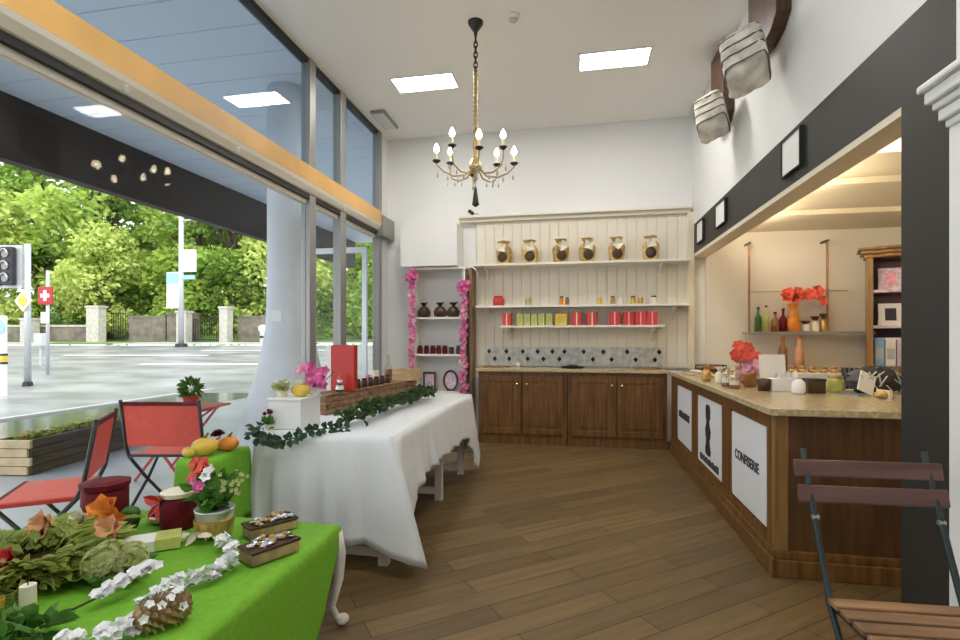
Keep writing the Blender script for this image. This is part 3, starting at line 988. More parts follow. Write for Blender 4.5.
# cards
t = thing('menu_card', 'large white upright card standing on the counter', 'card', (1.54, 4.42, CZ), .1)
B().box((0, 0, .13), (.20, .006, .26), rx=-.12).obj('card', 'paper', t)
B().box((0, .06, .11), (.12, .005, .24), rx=.35).obj('strut', 'paper', t)
t = thing('tissue_box', 'low white box of wrapped sweets in front of the large card', 'box', (1.52, 4.13, CZ), .05)
B().bx(-.11, .11, -.06, .06, 0, .09).obj('carton', 'paper', t, bevel=.004)
b = B()
random.seed(9)
for k in range(10):
    b.leaf((random.uniform(-.07, .07), random.uniform(-.03, .03), .09), (random.uniform(-.6, .6), random.uniform(-.6, .6), 1), .06, .05)
b.obj('tissue', 'paper', t)
for i in range(5):
    t = thing('praline_cone', 'gold-wrapped praline on the white stand, %s from the large card' % ORD[i], 'praline', (1.72 + i * .075, 4.50, CZ + .112), 0, 'pralines on the white stand')
    B().lathe([(.030, 0), (.034, .02), (.026, .03)], n=12).obj('wrapper', 'gold', t, True)
    B().sph((0, 0, .034), .025, (1, 1, .9), 10, 6).obj('praline', 'brownm', t, True)
t = thing('praline_stand', 'white display stand carrying gold pralines on the counter', 'stand', (1.87, 4.50, CZ))
B().bx(-.22, .22, -.06, .06, .10, .112).obj('top', 'paper', t)
B().bx(-.20, .20, -.045, .045, 0, .10).obj('base', 'paper', t)
t = thing('honey_jar', 'pale green glass jar beside the dark box on the counter', 'jar', (1.83, 4.06, CZ))
B().lathe([(.05, 0), (.055, .01), (.055, .085), (.045, .10)], n=16).obj('body', 'lime', t, True)
B().lathe([(.047, .10), (.047, .12)], n=14).obj('lid', 'gold', t)
t = thing('lime_pot', 'small green plant in a pot at the back of the counter near the hutch', 'plant', (2.25, 5.1, CZ - .0))
t.location = (2.0, 4.10 + .0, CZ)
t.location = (2.12, 4.12, CZ)
B().lathe([(.03, 0), (.04, .06)], n=12).obj('pot', 'lime', t)
b = B()
random.seed(12)
for k in range(26):
    b.leaf((0, 0, .06), (random.uniform(-1, 1), random.uniform(-1, 1), random.uniform(.3, 1.3)), .09, .03)
b.obj('leaves', 'herb', t)
# dark patterned hamper with white tag, by the pier
t = thing('wrapped_hamper', 'black cellophane hamper with white tag on the counter beside the dark pier', 'hamper', (2.02, 3.93, CZ), .25)
t.scale = (1.25, 1.25, 1.35)
random.seed(21)
B().sph((0, 0, .075), .10, (1.6, .8, .75), 12, 8, .10).obj('wrap', 'ink', t)
b = B()
for k in range(16):
    a = random.uniform(0, pi)
    b.bar((.13 * cos(a), -.085, .03 + .1 * random.random()), (.13 * cos(a) + random.uniform(-.05, .05), -.09, .03 + .1 * random.random()), .006, .004)
b.obj('silver_threads', 'silver', t)
B().box((-.13, -.09, .07), (.09, .006, .10), ry=.4, rx=-.2).obj('gift_tag', 'paper', t)
B().bx(-.17, .17, -.08, .08, 0, .012).obj('tray', 'silver', t)
for i, (x, y, m_, lab) in enumerate(((2.26, 3.95, 'brownm', 'brown ribboned sweets pouch tight against the dark pier'), (1.93, 3.66, 'gold', 'flat gold sweets packet on the counter front in front of the hamper'), (2.20, 3.62, 'gold', 'flat gold sweets packet at the counter front beside the dark pier'))):
    t = thing('sweets_pouch', lab, 'sweets', (x, y, CZ), .3 * i)
    B().sph((0, 0, .03 if i else .05), .055, (1.2, .8, .5 if i else .9), 10, 7, .06).obj('pouch', m_, t)
    B().box((0, 0, .03 if i else .05), (.02, .095, .062 if i else .105)).obj('ribbon', 'redd' if not i else 'wax', t)

for i, (x, y, rz_, lab) in enumerate(((2.27, 4.25, .3, 'black box with silver criss-cross pattern behind the hamper by the dark pier'), (2.12, 4.40, -.2, 'taller black box with silver criss-cross pattern behind the black hamper'))):
    t = thing('patterned_box', lab, 'box', (x, y, CZ), rz_)
    h_ = .12 + .04 * i
    B().bx(-.08, .08, -.05, .05, 0, h_).obj('carton', 'ink', t, bevel=.003)
    b = B()
    for k in range(5):
        x0 = -.08 + k * .032
        b.bar((x0, -.052, .0), (x0 + .03, -.052, h_), .004, .003)
        b.bar((x0 + .03, -.052, .0), (x0, -.052, h_), .004, .003)
    b.obj('silver_pattern', 'silver', t)
for i, (x, y, m_, lab) in enumerate(((1.20, 4.62, 'wax', 'pale tied biscuit bag at the counter edge behind the jars'), (1.16, 4.92, 'gold', 'gold tied biscuit bag at the counter edge near the pastry board'), (1.52, 3.88, 'paper', 'white tied biscuit bag on the counter before the white tissue box'), (1.40, 4.82, 'pinkp', 'pink tied biscuit bag behind the red flowers'))):
    t = thing('biscuit_bag', lab, 'biscuit bag', (x, y, CZ))
    B().lathe([(.035, 0), (.045, .02), (.042, .08), (.015, .11)], n=12, wob=.08).obj('bag', m_, t, True)
    B().lathe([(.014, .11), (.032, .145)], n=9, wob=.25).obj('gathered_top', m_, t)
    B().lathe([(.017, .105), (.017, .115)], n=9).obj('tie', 'redf', t)

# ---- hanging shelf in the alcove
t = thing('hanging_shelf', 'wooden shelf hung on two ropes on the alcove back wall', 'shelf', (0, 0, 0))
B().bx(2.02, 3.38, 6.58, 6.80, 1.385, 1.41).obj('board', 'pale', t)
B().bx(2.02, 3.38, 6.575, 6.58, 1.38, 1.415).obj('edge', 'metal', t)
for xx in (2.07, 2.93):
    B().tube([(xx, 6.69, 2.50), (xx, 6.69, 1.39)], .013, 8).obj('rope', 'brownm', t)
    B().cyl((xx, 6.85, 2.50), (xx, 6.67, 2.50), .014, .014, 8).obj('hook', 'dmetal', t)
B().cyl((2.05, 6.69, 1.90), (3.15, 6.69, 1.90), .006, .006, 6).obj('rail', 'metal', t)
SZ = 1.41
for i, (x, m_, h, r, lab) in enumerate(((2.17, 'herb', .28, .04, 'tall green bottle at the window-side end of the hanging shelf'), (2.26, 'lime', .30, .035, 'slim pale green bottle second along the hanging shelf'),
                                     (2.36, 'brownm', .22, .045, 'brown bottle on the hanging shelf beside the green ones'), (2.45, 'redd', .26, .04, 'dark red bottle on the hanging shelf'))):
    t = thing('bottle', lab, 'bottle', (x, 6.69, SZ))
    B().lathe([(r, 0), (r, h * .6), (r * .35, h * .78), (r * .35, h)], n=14).obj('glass_body', m_, t, True)
    B().lathe([(r * .42, h), (r * .42, h + .025)], n=10).obj('cap', 'iron', t)
t = thing('ribbon_bouquet', 'tall orange ribboned gift with coral bow on the hanging shelf', 'gift', (2.56, 6.68, SZ))
B().lathe([(.06, 0), (.075, .08), (.05, .22), (.03, .27), (.07, .34)], n=14, wob=.1).obj('wrap', 'orange', t, True)
b = B()
random.seed(31)
for k in range(14):
    b.blossom((random.uniform(-.12, .26), -.05 + random.uniform(-.03, .03), .42 + random.uniform(-.06, .06)), .09, 5, (random.uniform(-.4, .4), -1, .4))
b.obj('bow', 'redf', t)
for i, (x, w, h, m_, lab) in enumerate(((2.70, .10, .12, 'paper', 'white gift sack with dark knot on the hanging shelf beside the orange gift'), (2.80, .09, .17, 'wax', 'taller ivory gift sack on the hanging shelf'), (2.89, .08, .20, 'gold', 'slim gold gift sack on the hanging shelf by the second rope'))):
    t = thing('gift_sack', lab, 'gift bag', (x, 6.69, SZ))
    B().lathe([(w * .42, 0), (w * .52, .02), (w * .5, h * .6), (w * .2, h * .8)], n=12, wob=.08).obj('sack', m_, t, True)
    B().lathe([(w * .22, h * .8), (w * .24, h * .85), (w * .5, h * 1.1)], n=9, wob=.25).obj('knot', 'brown', t)
for i, (x, lab) in enumerate(((2.42, 'amber bottle standing on the alcove worktop below the hanging shelf'), (2.60, 'second amber bottle on the alcove worktop nearer the hutch'))):
    t = thing('bottle', lab, 'bottle', (x, 6.62, .95))
    B().lathe([(.05, 0), (.05, .24), (.02, .32), (.02, .38)], n=14).obj('glass_body', 'brownm' if i == 0 else 'peach', t, True)
    B().lathe([(.024, .38), (.024, .41)], n=10).obj('cap', 'redf', t)

# ---- hutch
HR = R(-24)
t = thing('hutch', 'oak display hutch with plum interior and cards on its shelves', 'hutch', (3.21, 6.42, 0), HR)
HX0, HX1, HY0, HY1, HZ0, HZ1 = 0.0, .52, 0.0, .30, .952, 2.24
def inhutch(lx, ly, z):
    return (3.21 + lx * cos(HR) - ly * sin(HR), 6.42 + lx * sin(HR) + ly * cos(HR), z)
B().bx(HX0, HX0 + .06, HY0, HY1, HZ0, HZ1).obj('side_panel', 'oak', t)
B().bx(HX1 - .06, HX1, HY0, HY1, HZ0, HZ1).obj('side_panel', 'oak', t)
B().bx(HX0 + .06, HX1 - .06, HY1 - .02, HY1, HZ0, HZ1).obj('back_panel', 'purple', t)
B().bx(HX0 + .06, HX1 - .06, HY0, HY1 - .02, HZ0, HZ0 + .07).obj('bottom_panel', 'oak', t)
b = B()
b.bx(HX0 - .02, HX1, HY0 - .02, HY1, HZ1, HZ1 + .04)
b.bx(HX0 - .05, HX1, HY0 - .06, HY1, HZ1 + .04, HZ1 + .08)
b.bx(HX0 - .08, HX1, HY0 - .10, HY1, HZ1 + .08, HZ1 + .11)
b.obj('crown', 'oak', t, bevel=.01)
for z in (1.48, 1.88):
    B().bx(HX0 + .06, HX1 - .06, HY0 + .02, HY1 - .02, z - .03, z).obj('shelf_board', 'lilac', t)
for i, (x, z, m_, lab) in enumerate(((.22, 1.88, 'lilac', 'pink greeting card on the top shelf of the hutch'), (.22, 1.48, 'paper', 'white greeting card with dark picture on the middle shelf of the hutch'))):
    t = thing('greeting_card', lab, 'card', inhutch(x, .14, z), HR + .12)
    B().box((0, 0, .125), (.22, .006, .25), rx=-.15).obj('front_leaf', m_, t)
    B().box((0, .05, .115), (.20, .004, .24), rx=.28).obj('back_leaf', 'paper', t)
    B().box((0, -.007, .125), (.10, .004, .14), rx=-.15).obj('picture', 'pinkp' if i == 0 else 'ink', t)
for i, (x, m_, lab) in enumerate(((.12, 'sgreen', 'blue-grey packet first in the row on the hutch bottom'), (.22, 'paper', 'white packet second in the row on the hutch bottom'), (.32, 'lilac', 'pink packet third in the row on the hutch bottom'), (.42, 'wax', 'ivory packet last in the row on the hutch bottom'))):
    t = thing('tea_packet', lab, 'packet', inhutch(x, .14, HZ0 + .07), HR)
    B().bx(-.045, .045, -.04, .04, 0, .30).obj('packet', m_, t, bevel=.006)
    B().bx(-.035, .035, -.044, -.04, .08, .2).obj('label_patch', 'silver', t)
    B().bx(-.052, .052, -.02, .02, .30, .32).obj('fold', m_, t)

# ================================================================== DRAPED TABLES
def draped(name, x0, x1, y0, y1, zt, drop, m_, fold=0.012, nfold=34, flare=.04, seed=1, rows=14, rad=.03, parent=None, corner=0.0):
    """cloth: flat top, then a skirt whose length drop(side, u) varies along the rim"""
    random.seed(seed)
    pts = []
    def side(a, b, nm, n):
        for i in range(n):
            u = i / n
            pts.append((a[0] + (b[0] - a[0]) * u, a[1] + (b[1] - a[1]) * u, nm, u))
    nx = max(12, int((x1 - x0) / .03))
    ny = max(12, int((y1 - y0) / .03))
    side((x0, y0), (x1, y0), 'front', nx)
    side((x1, y0), (x1, y1), 'right', ny)
    side((x1, y1), (x0, y1), 'back', nx)
    side((x0, y1), (x0, y0), 'left', ny)
    N = len(pts)
    cx, cy = (x0 + x1) / 2, (y0 + y1) / 2
    nrm = {'front': (0, -1), 'right': (1, 0), 'back': (0, 1), 'left': (-1, 0)}
    vs = []
    ph = [random.uniform(0, 6.28) for _ in range(6)]
    def foldv(s):
        return sin(s * nfold + ph[0]) * .5 + sin(s * nfold * .47 + ph[1]) * .35 + sin(s * nfold * 1.9 + ph[2]) * .2
    s = 0.0
    arc = []
    for i in range(N):
        arc.append(s)
        q = pts[(i + 1) % N]
        s += math.hypot(q[0] - pts[i][0], q[1] - pts[i][1])
    for j in range(rows + 1):
        t = j / rows
        for i, (x, y, nm, u) in enumerate(pts):
            d = drop(nm, u)
            n = Vector(nrm[nm])
            # blend the outward direction near the corners
            w = 0.0
            L_ = (x1 - x0) if nm in ('front', 'back') else (y1 - y0)
            nxt = {'front': 'right', 'right': 'back', 'back': 'left', 'left': 'front'}[nm]
            prv = {'right': 'front', 'back': 'right', 'left': 'back', 'front': 'left'}[nm]
            e = .10
            if (1 - u) * L_ < e:
                n = n + Vector(nrm[nxt]) * (1 - (1 - u) * L_ / e)
            if u * L_ < e:
                n = n + Vector(nrm[prv]) * (1 - u * L_ / e)
            cf = max(0.0, 1 - min(u * L_, (1 - u) * L_) / .14)
            n.normalize()
            zz = d * t
            out = rad * min(1, zz / .03) * .3 + (fold * foldv(arc[i]) + flare * .4) * min(1, zz / .35) + flare * .6 * (zz / max(.3, d)) + 0.0
            cs = Vector((.92, -.22, 0)) * (corner * cf * cf * zz / max(.3, d) if (x > cx and y < cy) else .3 * corner * cf * cf * zz / max(.3, d))
            vs.append((x + n.x * out + cs.x, y + n.y * out + cs.y, zt - max(0, zz)))
    fs = [tuple(range(N))]
    for j in range(rows):
        for i in range(N):
            k = (i + 1) % N
            fs.append((j * N + i, (j + 1) * N + i, (j + 1) * N + k, j * N + k))
    o = B().add(vs, fs).obj(name, m_, parent, True, solid=.003)
    return o

# ---- long table under white linen
WX0, WX1, WY0, WY1, WZ = -1.90, -1.035, 2.74, 4.93, .78
t = thing('display_table', 'long white-legged table under the white linen cloth', 'table', (0, 0, 0))
B().bx(WX0 + .01, WX1 - .01, WY0 + .01, WY1 - .01, WZ - .035, WZ - .006).obj('tabletop', 'legw', t)
for y in (WY0 + .10, 4.05, WY1 - .08):
    for x in (WX0 + .09, WX1 - .09):
        B().bx(x - .03, x + .03, y - .03, y + .03, 0, WZ - .035).obj('leg', 'legw', t, bevel=.004)
    B().bx(WX0 + .12, WX1 - .12, y - .02, y + .02, .05, .10).obj('stretcher', 'legw', t)
def wdrop(s, u):
    if s == 'right':
        y = WY0 + (WY1 - WY0) * u
        return .33 + .37 * math.exp(-(((y - WY0) / .24) ** 2)) + .42 * math.exp(-(((WY1 - y) / .26) ** 2))
    if s == 'front':
        x = u * (WX1 - WX0)
        e = (WX1 - WX0) - x
        return .61 + .09 * math.exp(-((e / .08) ** 2)) + .09 * math.exp(-((x / .2) ** 2))
    return .60
tag(draped('tablecloth', WX0, WX1, WY0, WY1, WZ, wdrop, 'linen', .030, 40, .05, 3, corner=.22), 'white linen cloth draped to the floor over the long table', 'tablecloth')

# ---- low green table in front
GX0, GX1, GY0, GY1, GZ = -2.50, -1.09, 0.55, 2.20, .47
t = thing('coffee_table', 'low white cabriole-legged table under the long green cloth', 'table', (0, 0, 0))
B().bx(GX0 + .01, GX1 - .01, GY0 + .01, GY1 - .01, GZ - .03, GZ - .005).obj('tabletop', 'legw', t)
for (x, y, sx, sy) in ((GX1 - .012, GY1 - .012, 1, 1), (GX0 + .05, GY1 - .04, -1, 1), (GX1 - .05, GY0 + .04, 1, -1), (GX0 + .05, GY0 + .04, -1, -1)):
    b = B()
    b.tube([(x, y, GZ - .03), (x + .012 * sx, y + .012 * sy, .34), (x + .008 * sx, y + .008 * sy, .22), (x - .015 * sx, y - .015 * sy, .10), (x, y, .045), (x + .02 * sx, y + .02 * sy, .03)], [.026, .027, .022, .015, .016, .02], 12)
    b.sph((x + .02 * sx, y + .02 * sy, .026), .028, (1.1, 1.1, .9), 10, 7)
    b.obj('leg', 'legw', t, True)
def gdrop(s, u):
    if s == 'right':
        y = GY0 + (GY1 - GY0) * u
        return .05 + .36 * min(1, (GY1 - y) / .26)
    if s == 'back':
        return .05
    return .38
tag(draped('tablecloth', GX0, GX1, GY0, GY1, GZ, gdrop, 'green', .005, 24, .008, 7), 'bright green cloth spread over the low front table', 'tablecloth')

# ---- small green covered stand by the glazing
t = thing('side_stand', 'small stand hidden under the short green cloth by the glazing', 'table', (-2.015, 2.53, 0))
B().bx(-.075, .075, -.17, .17, .66, .69).obj('top', 'legw', t)
for sx in (-1, 1):
    for sy in (-1, 1):
        B().bx(sx * .055 - .018, sx * .055 + .018, sy * .14 - .02, sy * .14 + .02, 0, .66).obj('leg', 'legw', t)
tag(draped('tablecloth', -2.10, -1.93, 2.35, 2.71, .695, lambda s, u: .42 + .04 * sin(6.3 * u), 'green', .010, 26, .03, 12), 'bright green cloth over the small stand carrying yellow gourds', 'tablecloth')

# gourds on the small green stand
for i, (x, y, r, m_, lab) in enumerate(((-2.02, 2.45, .060, 'yellow', 'largest yellow gourd on the small green stand'), (-1.97, 2.58, .05, 'orange', 'orange gourd at the rear of the small green stand'),
                                      (-2.065, 2.40, .036, 'yellow', 'smaller yellow gourd on the small green stand toward the street'), (-2.06, 2.60, .036, 'peach', 'peach-coloured gourd on the small green stand'))):
    t = thing('gourd', lab, 'gourd', (x, y, .697))
    B().sph((0, 0, r * .8), r, (1.15, 1.15, .8), 20, 10).obj('flesh', m_, t, True)
    B().tube([(0, 0, r * 1.5), (.008, .004, r * 1.8), (.02, .006, r * 2.05)], [.010, .007, .006], 7).obj('stem', 'brownm', t)
t = thing('dark_bloom', 'dark red flower head lying on the yellow gourds', 'flower', (-1.99, 2.52, .79))
b = B()
random.seed(15)
for k in range(3):
    b.blossom((0, 0, .008 * k), .045 - .008 * k, 8, (0, -.2, 1), .3 + .25 * k)
b.obj('petals', 'redd', t)
B().sph((0, 0, .012), .012).obj('heart', 'brown', t)

# ================================================================== ON THE WHITE TABLE
t = thing('display_box', 'plain white raised box at the front corner of the white table', 'box', (-1.76, 2.93, WZ + .004))
B().bx(-.11, .11, -.12, .12, 0, .175).obj('body', 'plastic', t, bevel=.003)
B().bx(-.115, .115, -.125, .125, .175, .19).obj('lid', 'paper', t, bevel=.003)
BT = WZ + .195
t = thing('golden_pouch', 'mustard yellow pouch on top of the white box', 'pouch', (-1.72, 2.93, BT))
B().sph((0, 0, .038), .055, (1.15, .8, .72), 16, 9, .05).obj('pouch', 'yellow', t, True)
B().lathe([(.018, .07), (.03, .085), (.036, .10)], n=9, wob=.3).obj('gathered_top', 'wax', t)
t = thing('potted_primrose', 'small pale green plant at the street end of the white box', 'plant', (-1.83, 2.90, BT))
B().lathe([(.028, 0), (.036, .04)], n=14).obj('pot', 'wax', t)
b, c = B(), B()
random.seed(17)
for k in range(26):
    b.leaf((0, 0, .04), (random.uniform(-1, 1), random.uniform(-1, 1), random.uniform(.1, .8)), .08, .04)
for k in range(10):
    c.blossom((random.uniform(-.05, .05), random.uniform(-.05, .05), random.uniform(.055, .09)), .02, 5)
b.obj('leaves', 'hyd', t)
c.obj('flowers', 'whitef', t)
t = thing('potted_orchid', 'magenta orchid in a small pot behind the white box', 'plant', (-1.665, 3.01, BT))
B().lathe([(.03, 0), (.038, .05)], n=14).obj('pot', 'whitef', t)
b, c, g = B(), B(), B()
random.seed(18)
for k in range(5):
    pts = [(0, 0, .04), (.02 * (k - 1), .01 * k, .10), (.035 * (k - 1), .015 * k, .15)]
    g.tube(pts, .003, 5)
for k in range(26):
    b.blossom((random.uniform(-.05, .06), random.uniform(-.05, .05), random.uniform(.06, .19)), .036, 5, (random.uniform(-1, 1), -1, .3))
for k in range(8):
    c.blossom((random.uniform(-.11, -.03), random.uniform(-.03, .03), random.uniform(.12, .19)), .03, 5, (-.5, -1, .3))
g.obj('stems', 'herb', t)
b.obj('magenta_petals', 'pink', t)
c.obj('pale_petals', 'pinkp', t)
t = thing('potted_sprig', 'tiny red and green sprig at the front corner of the white table', 'plant', (-1.85, 2.79, WZ + .004))
B().lathe([(.02, 0), (.026, .03)], n=12).obj('pot', 'wax', t)
b, c = B(), B()
for k in range(22):
    b.leaf((0, 0, .03), (random.uniform(-1, 1), random.uniform(-1, 1), random.uniform(.1, 1.2)), .07, .03)
for k in range(4):
    c.sph((random.uniform(-.03, .02), random.uniform(-.02, .02), .09 + random.random() * .03), .012, n=8, m=6)
b.obj('leaves', 'herb', t)
c.obj('berries', 'redd', t)

# long crate riser
CR = R(-7.6)
t = thing('wooden_crate', 'long weathered brown crate riser lying on the white table', 'crate', (-1.775, 4.14, WZ + .004), CR)
for k in range(3):
    B().bx(.075, .09, -.76, .76, .004 + k * .042, .042 + k * .042).obj('side_slat', 'crate', t, bevel=.002)
    B().bx(-.09, -.075, -.76, .76, .004 + k * .042, .042 + k * .042).obj('side_slat', 'crate', t, bevel=.002)
for y in (-.75, .735):
    B().bx(-.075, .075, y, y + .015, 0, .13).obj('end_board', 'crate', t)
B().bx(-.085, .085, -.755, .755, .13, .142).obj('top_board', 'crate', t, bevel=.002)
CT = WZ + .004 + .142
def oncrate(lx, ly):
    return (-1.775 + lx * cos(CR) - ly * sin(CR), 4.14 + lx * sin(CR) + ly * cos(CR), CT)
t = thing('red_display_case', 'tall red upright case with white edge standing on the long crate', 'box', oncrate(-.015, -.40), R(-2))
B().bx(-.075, .125, -.03, .03, 0, .36).obj('red_front', 'red', t, bevel=.003)
B().bx(-.115, -.075, -.035, .035, 0, .35).obj('white_edge', 'paper', t, bevel=.003)
t = thing('figurine', 'little figurine with red cap standing before the red case', 'figurine', oncrate(.035, -.50))
B().lathe([(.028, 0), (.032, .02), (.018, .06), (.012, .07)], n=12).obj('body', 'euca', t, True)
B().sph((0, 0, .085), .022, n=12, m=8).obj('head', 'whitef', t, True)
B().lathe([(.024, .095), (.012, .12), (.002, .14)], n=12).obj('cap', 'redf', t, True)
B().lathe([(.034, .018), (.026, .045), (.03, .05)], n=12).obj('coat', 'paper', t)
t = thing('pine_box', 'short pale pine crate at the far end of the long crate', 'crate', oncrate(0.03, .66), CR)
B().bx(-.11, .095, -.12, .12, 0, .012).obj('bottom_board', 'pale', t)
for x0, x1 in ((-.11, -.10), (.085, .095)):
    B().bx(x0, x1, -.12, .12, .012, .105).obj('side_board', 'pale', t)
for y0 in (-.12, .11):
    B().bx(-.10, .085, y0, y0 + .01, .012, .105).obj('end_board', 'pale', t)
for i, ly in enumerate((-.22, -.12, -.02, .08, .18, .28)):
    small_jar('dark bottle on the long crate behind the red case, %s from the case' % ORD[i], oncrate(.02, ly), 'brown', 'redd' if i % 2 else 'iron', .026, .075, 'dark bottles on the long crate', 'bottle')
t = thing('syrup_bottle', 'clear stoppered bottle of amber syrup standing beside the pine crate', 'bottle', oncrate(-.035, .40), 0)
B().lathe([(.035, 0), (.038, .02), (.038, .13), (.016, .18), (.016, .225)], n=16).obj('glass_body', 'clear', t, True)
B().lathe([(.034, .006), (.034, .12)], n=14).obj('syrup', 'brownm', t)
B().sph((0, 0, .24), .02, n=10, m=7).obj('stopper', 'clear', t, True)
t = thing('pink_candle', 'small pale pink candle on the long crate next to the bottles', 'candle', oncrate(-.055, .06))
B().lathe([(.026, 0), (.026, .095)], n=14).obj('wax', 'pinkp', t)
B().cyl((0, 0, .095), (0, 0, .107), .002, .002, 5).obj('wick', 'iron', t)
t = thing('cream_candle', 'taller cream candle on the long crate by the glazing', 'candle', oncrate(-.055, .20))
B().lathe([(.03, 0), (.03, .12)], n=14).obj('wax', 'wax', t)
B().cyl((0, 0, .12), (0, 0, .132), .002, .002, 5).obj('wick', 'iron', t)

# ivy and eucalyptus
def vine(name, label, pts, n, ln, wd, lm, spread, cat='garland', seed=3, up=.5, zmin=None):
    random.seed(seed)
    t = thing(name, label, cat, pts[0])
    o = Vector(pts[0])
    P_ = [Vector(p) - o for p in pts]
    B().tube(P_, .006, 6).obj('stem', 'bark', t)
    b = B()
    for k in range(n):
        u = random.random() * (len(P_) - 1)
        i = min(int(u), len(P_) - 2)
        p = P_[i].lerp(P_[i + 1], u - i)
        off = Vector((random.gauss(0, spread), random.gauss(0, spread), abs(random.gauss(0, spread * .7))))
        d = Vector((random.uniform(-1, 1), random.uniform(-1, 1), random.uniform(-.15, up)))
        b.leaf(p + off, d, ln * random.uniform(.7, 1.2), wd * random.uniform(.8, 1.2))
    b.obj('leaves', lm, t)
    return t
TZ = WZ + .02
vine('ivy_garland', 'thick dark ivy garland along the white table beside the crate', [(-1.42, 2.95, TZ + .02), (-1.40, 3.3, TZ + .03), (-1.38, 3.7, TZ + .03), (-1.36, 4.1, TZ + .03), (-1.37, 4.5, TZ + .03)], 420, .055, .048, 'ivy', .045, seed=41)
random.seed(42)
t = thing('eucalyptus_branch', 'eucalyptus branch with round dark leaves trailing over the front of the white linen', 'branch', (-1.36, 2.80, TZ))
pts = [(0, .04, .0), (-.08, -.02, .01), (-.16, -.085, .005), (-.25, -.115, -.035), (-.34, -.12, -.06), (-.43, -.12, -.04), (-.50, -.11, -.05)]
B().tube(pts, .004, 6).obj('stem', 'euca', t)
b = B()
for k in range(19):
    u = k / 18 * (len(pts) - 1)
    i = min(int(u), len(pts) - 2)
    p = Vector(pts[i]).lerp(Vector(pts[i + 1]), u - i)
    for s_ in (-1, 1):
        d = Vector((random.uniform(-.5, .5), -.35 * random.random(), s_ * random.uniform(.5, 1)))
        b.leaf(p, d, random.uniform(.04, .055), .045, roll=(0, -1, .1))
b.obj('leaves', 'euca', t)
vine('fern_spray', 'loose green spray hanging over the front corner of the white linen', [(-1.88, 2.74, TZ), (-1.84, 2.655, TZ - .03), (-1.76, 2.62, TZ - .07), (-1.68, 2.61, TZ - .085)], 48, .05, .03, 'euca', .022, seed=44, up=.3)
t = thing('dark_lantern', 'small dark pot at the far edge of the white table', 'pot', (-1.42, 4.78, WZ + .004))
B().lathe([(.03, 0), (.04, .03), (.03, .07), (.036, .085)], n=14).obj('body', 'iron', t, True)
B().tube([(-.03, 0, .08), (0, 0, .13), (.03, 0, .08)], .004, 6).obj('handle', 'iron', t)

# ================================================================== ON THE LOW GREEN TABLE
GT = GZ + .004
t = thing('flower_bucket', 'silver bucket wrapped in gold ribbon holding red, white and purple flowers', 'plant', (-1.58, 1.98, GT))
B().lathe([(.065, 0), (.08, .11), (.084, .12), (.078, .12)], n=20).obj('bucket', 'silver', t, True)
B().lathe([(.073, .012), (.083, .075)], n=20, wob=.03).obj('ribbon_band', 'gold', t)
b = B()
random.seed(51)
for k in range(8):
    b.leaf((random.uniform(-.06, .06), -.075, .03), (random.uniform(-1, 1), -.5, random.uniform(-.3, .1)), .07, .03)
b.obj('ribbon_tails', 'wax', t)
g, b, c, e = B(), B(), B(), B()
for k in range(110):
    g.leaf((random.uniform(-.06, .06), random.uniform(-.06, .06), .11 + random.random() * .12), (random.uniform(-1, 1), random.uniform(-1, 1), random.uniform(.0, 1.2)), .075, .04)
for k in range(10):
    b.blossom((random.uniform(-.14, -.03), random.uniform(-.06, .06), random.uniform(.25, .32)), .035, 6, (random.uniform(-.6, .6), -1, .6))
for k in range(7):
    c.blossom((random.uniform(-.05, .0), random.uniform(-.07, .02), random.uniform(.22, .30)), .028, 5, (random.uniform(-.6, .6), -1, .6))
for k in range(5):
    e.blossom((random.uniform(-.04, .01), -.075, random.uniform(.22, .28)), .022, 5, (0, -1, .4))
g.obj('leaves', 'herb', t)
b.obj('red_flowers', 'redf', t)
c.obj('white_flowers', 'whitef', t)
e.obj('purple_flowers', 'pink', t)
t2 = B()
for k in range(26):
    p0 = Vector((.03 + random.random() * .04, random.uniform(-.04, .04), .12))
    p1 = p0 + Vector((random.uniform(.0, .08), random.uniform(-.04, .04), random.uniform(.06, .15)))
    t2.blossom(p1, .013, 4, (0, -1, .5))
t2.obj('pale_sprigs', 'hyd', t)

def slab_box(label, loc, rz, w, d, h, seed):
    random.seed(seed)
    t = thing('decorated_box', label, 'box', loc, rz)
    B().bx(-w / 2, w / 2, -d / 2, d / 2, 0, h).obj('birch_box', 'birch', t, bevel=.006)
    B().bx(-w / 2 - .004, w / 2 + .004, -d / 2 - .004, d / 2 + .004, h, h + .012).obj('lid', 'brown', t, bevel=.004)
    b = B()
    for k in range(22):
        b.blossom((random.uniform(-w * .42, w * .42), random.uniform(-d * .4, d * .4), h + .012), .02, 5, (random.uniform(-.3, .3), random.uniform(-.3, .3), 1))
    b.obj('silver_trimmings', 'silver', t)
    for k in range(8):
        B().sph((random.uniform(-w * .4, w * .4), random.uniform(-d * .4, d * .4), h + .02), .011, n=8, m=5).obj('gold_bead', 'gold', t, True)
slab_box('birch box with silver trimmings beside the white blossom garland', (-1.21, 1.83, GT), R(62), .20, .11, .045, 61)
slab_box('birch box with trimmings at the back of the green cloth beside the bucket', (-1.36, 2.06, GT), R(55), .21, .10, .04, 62)
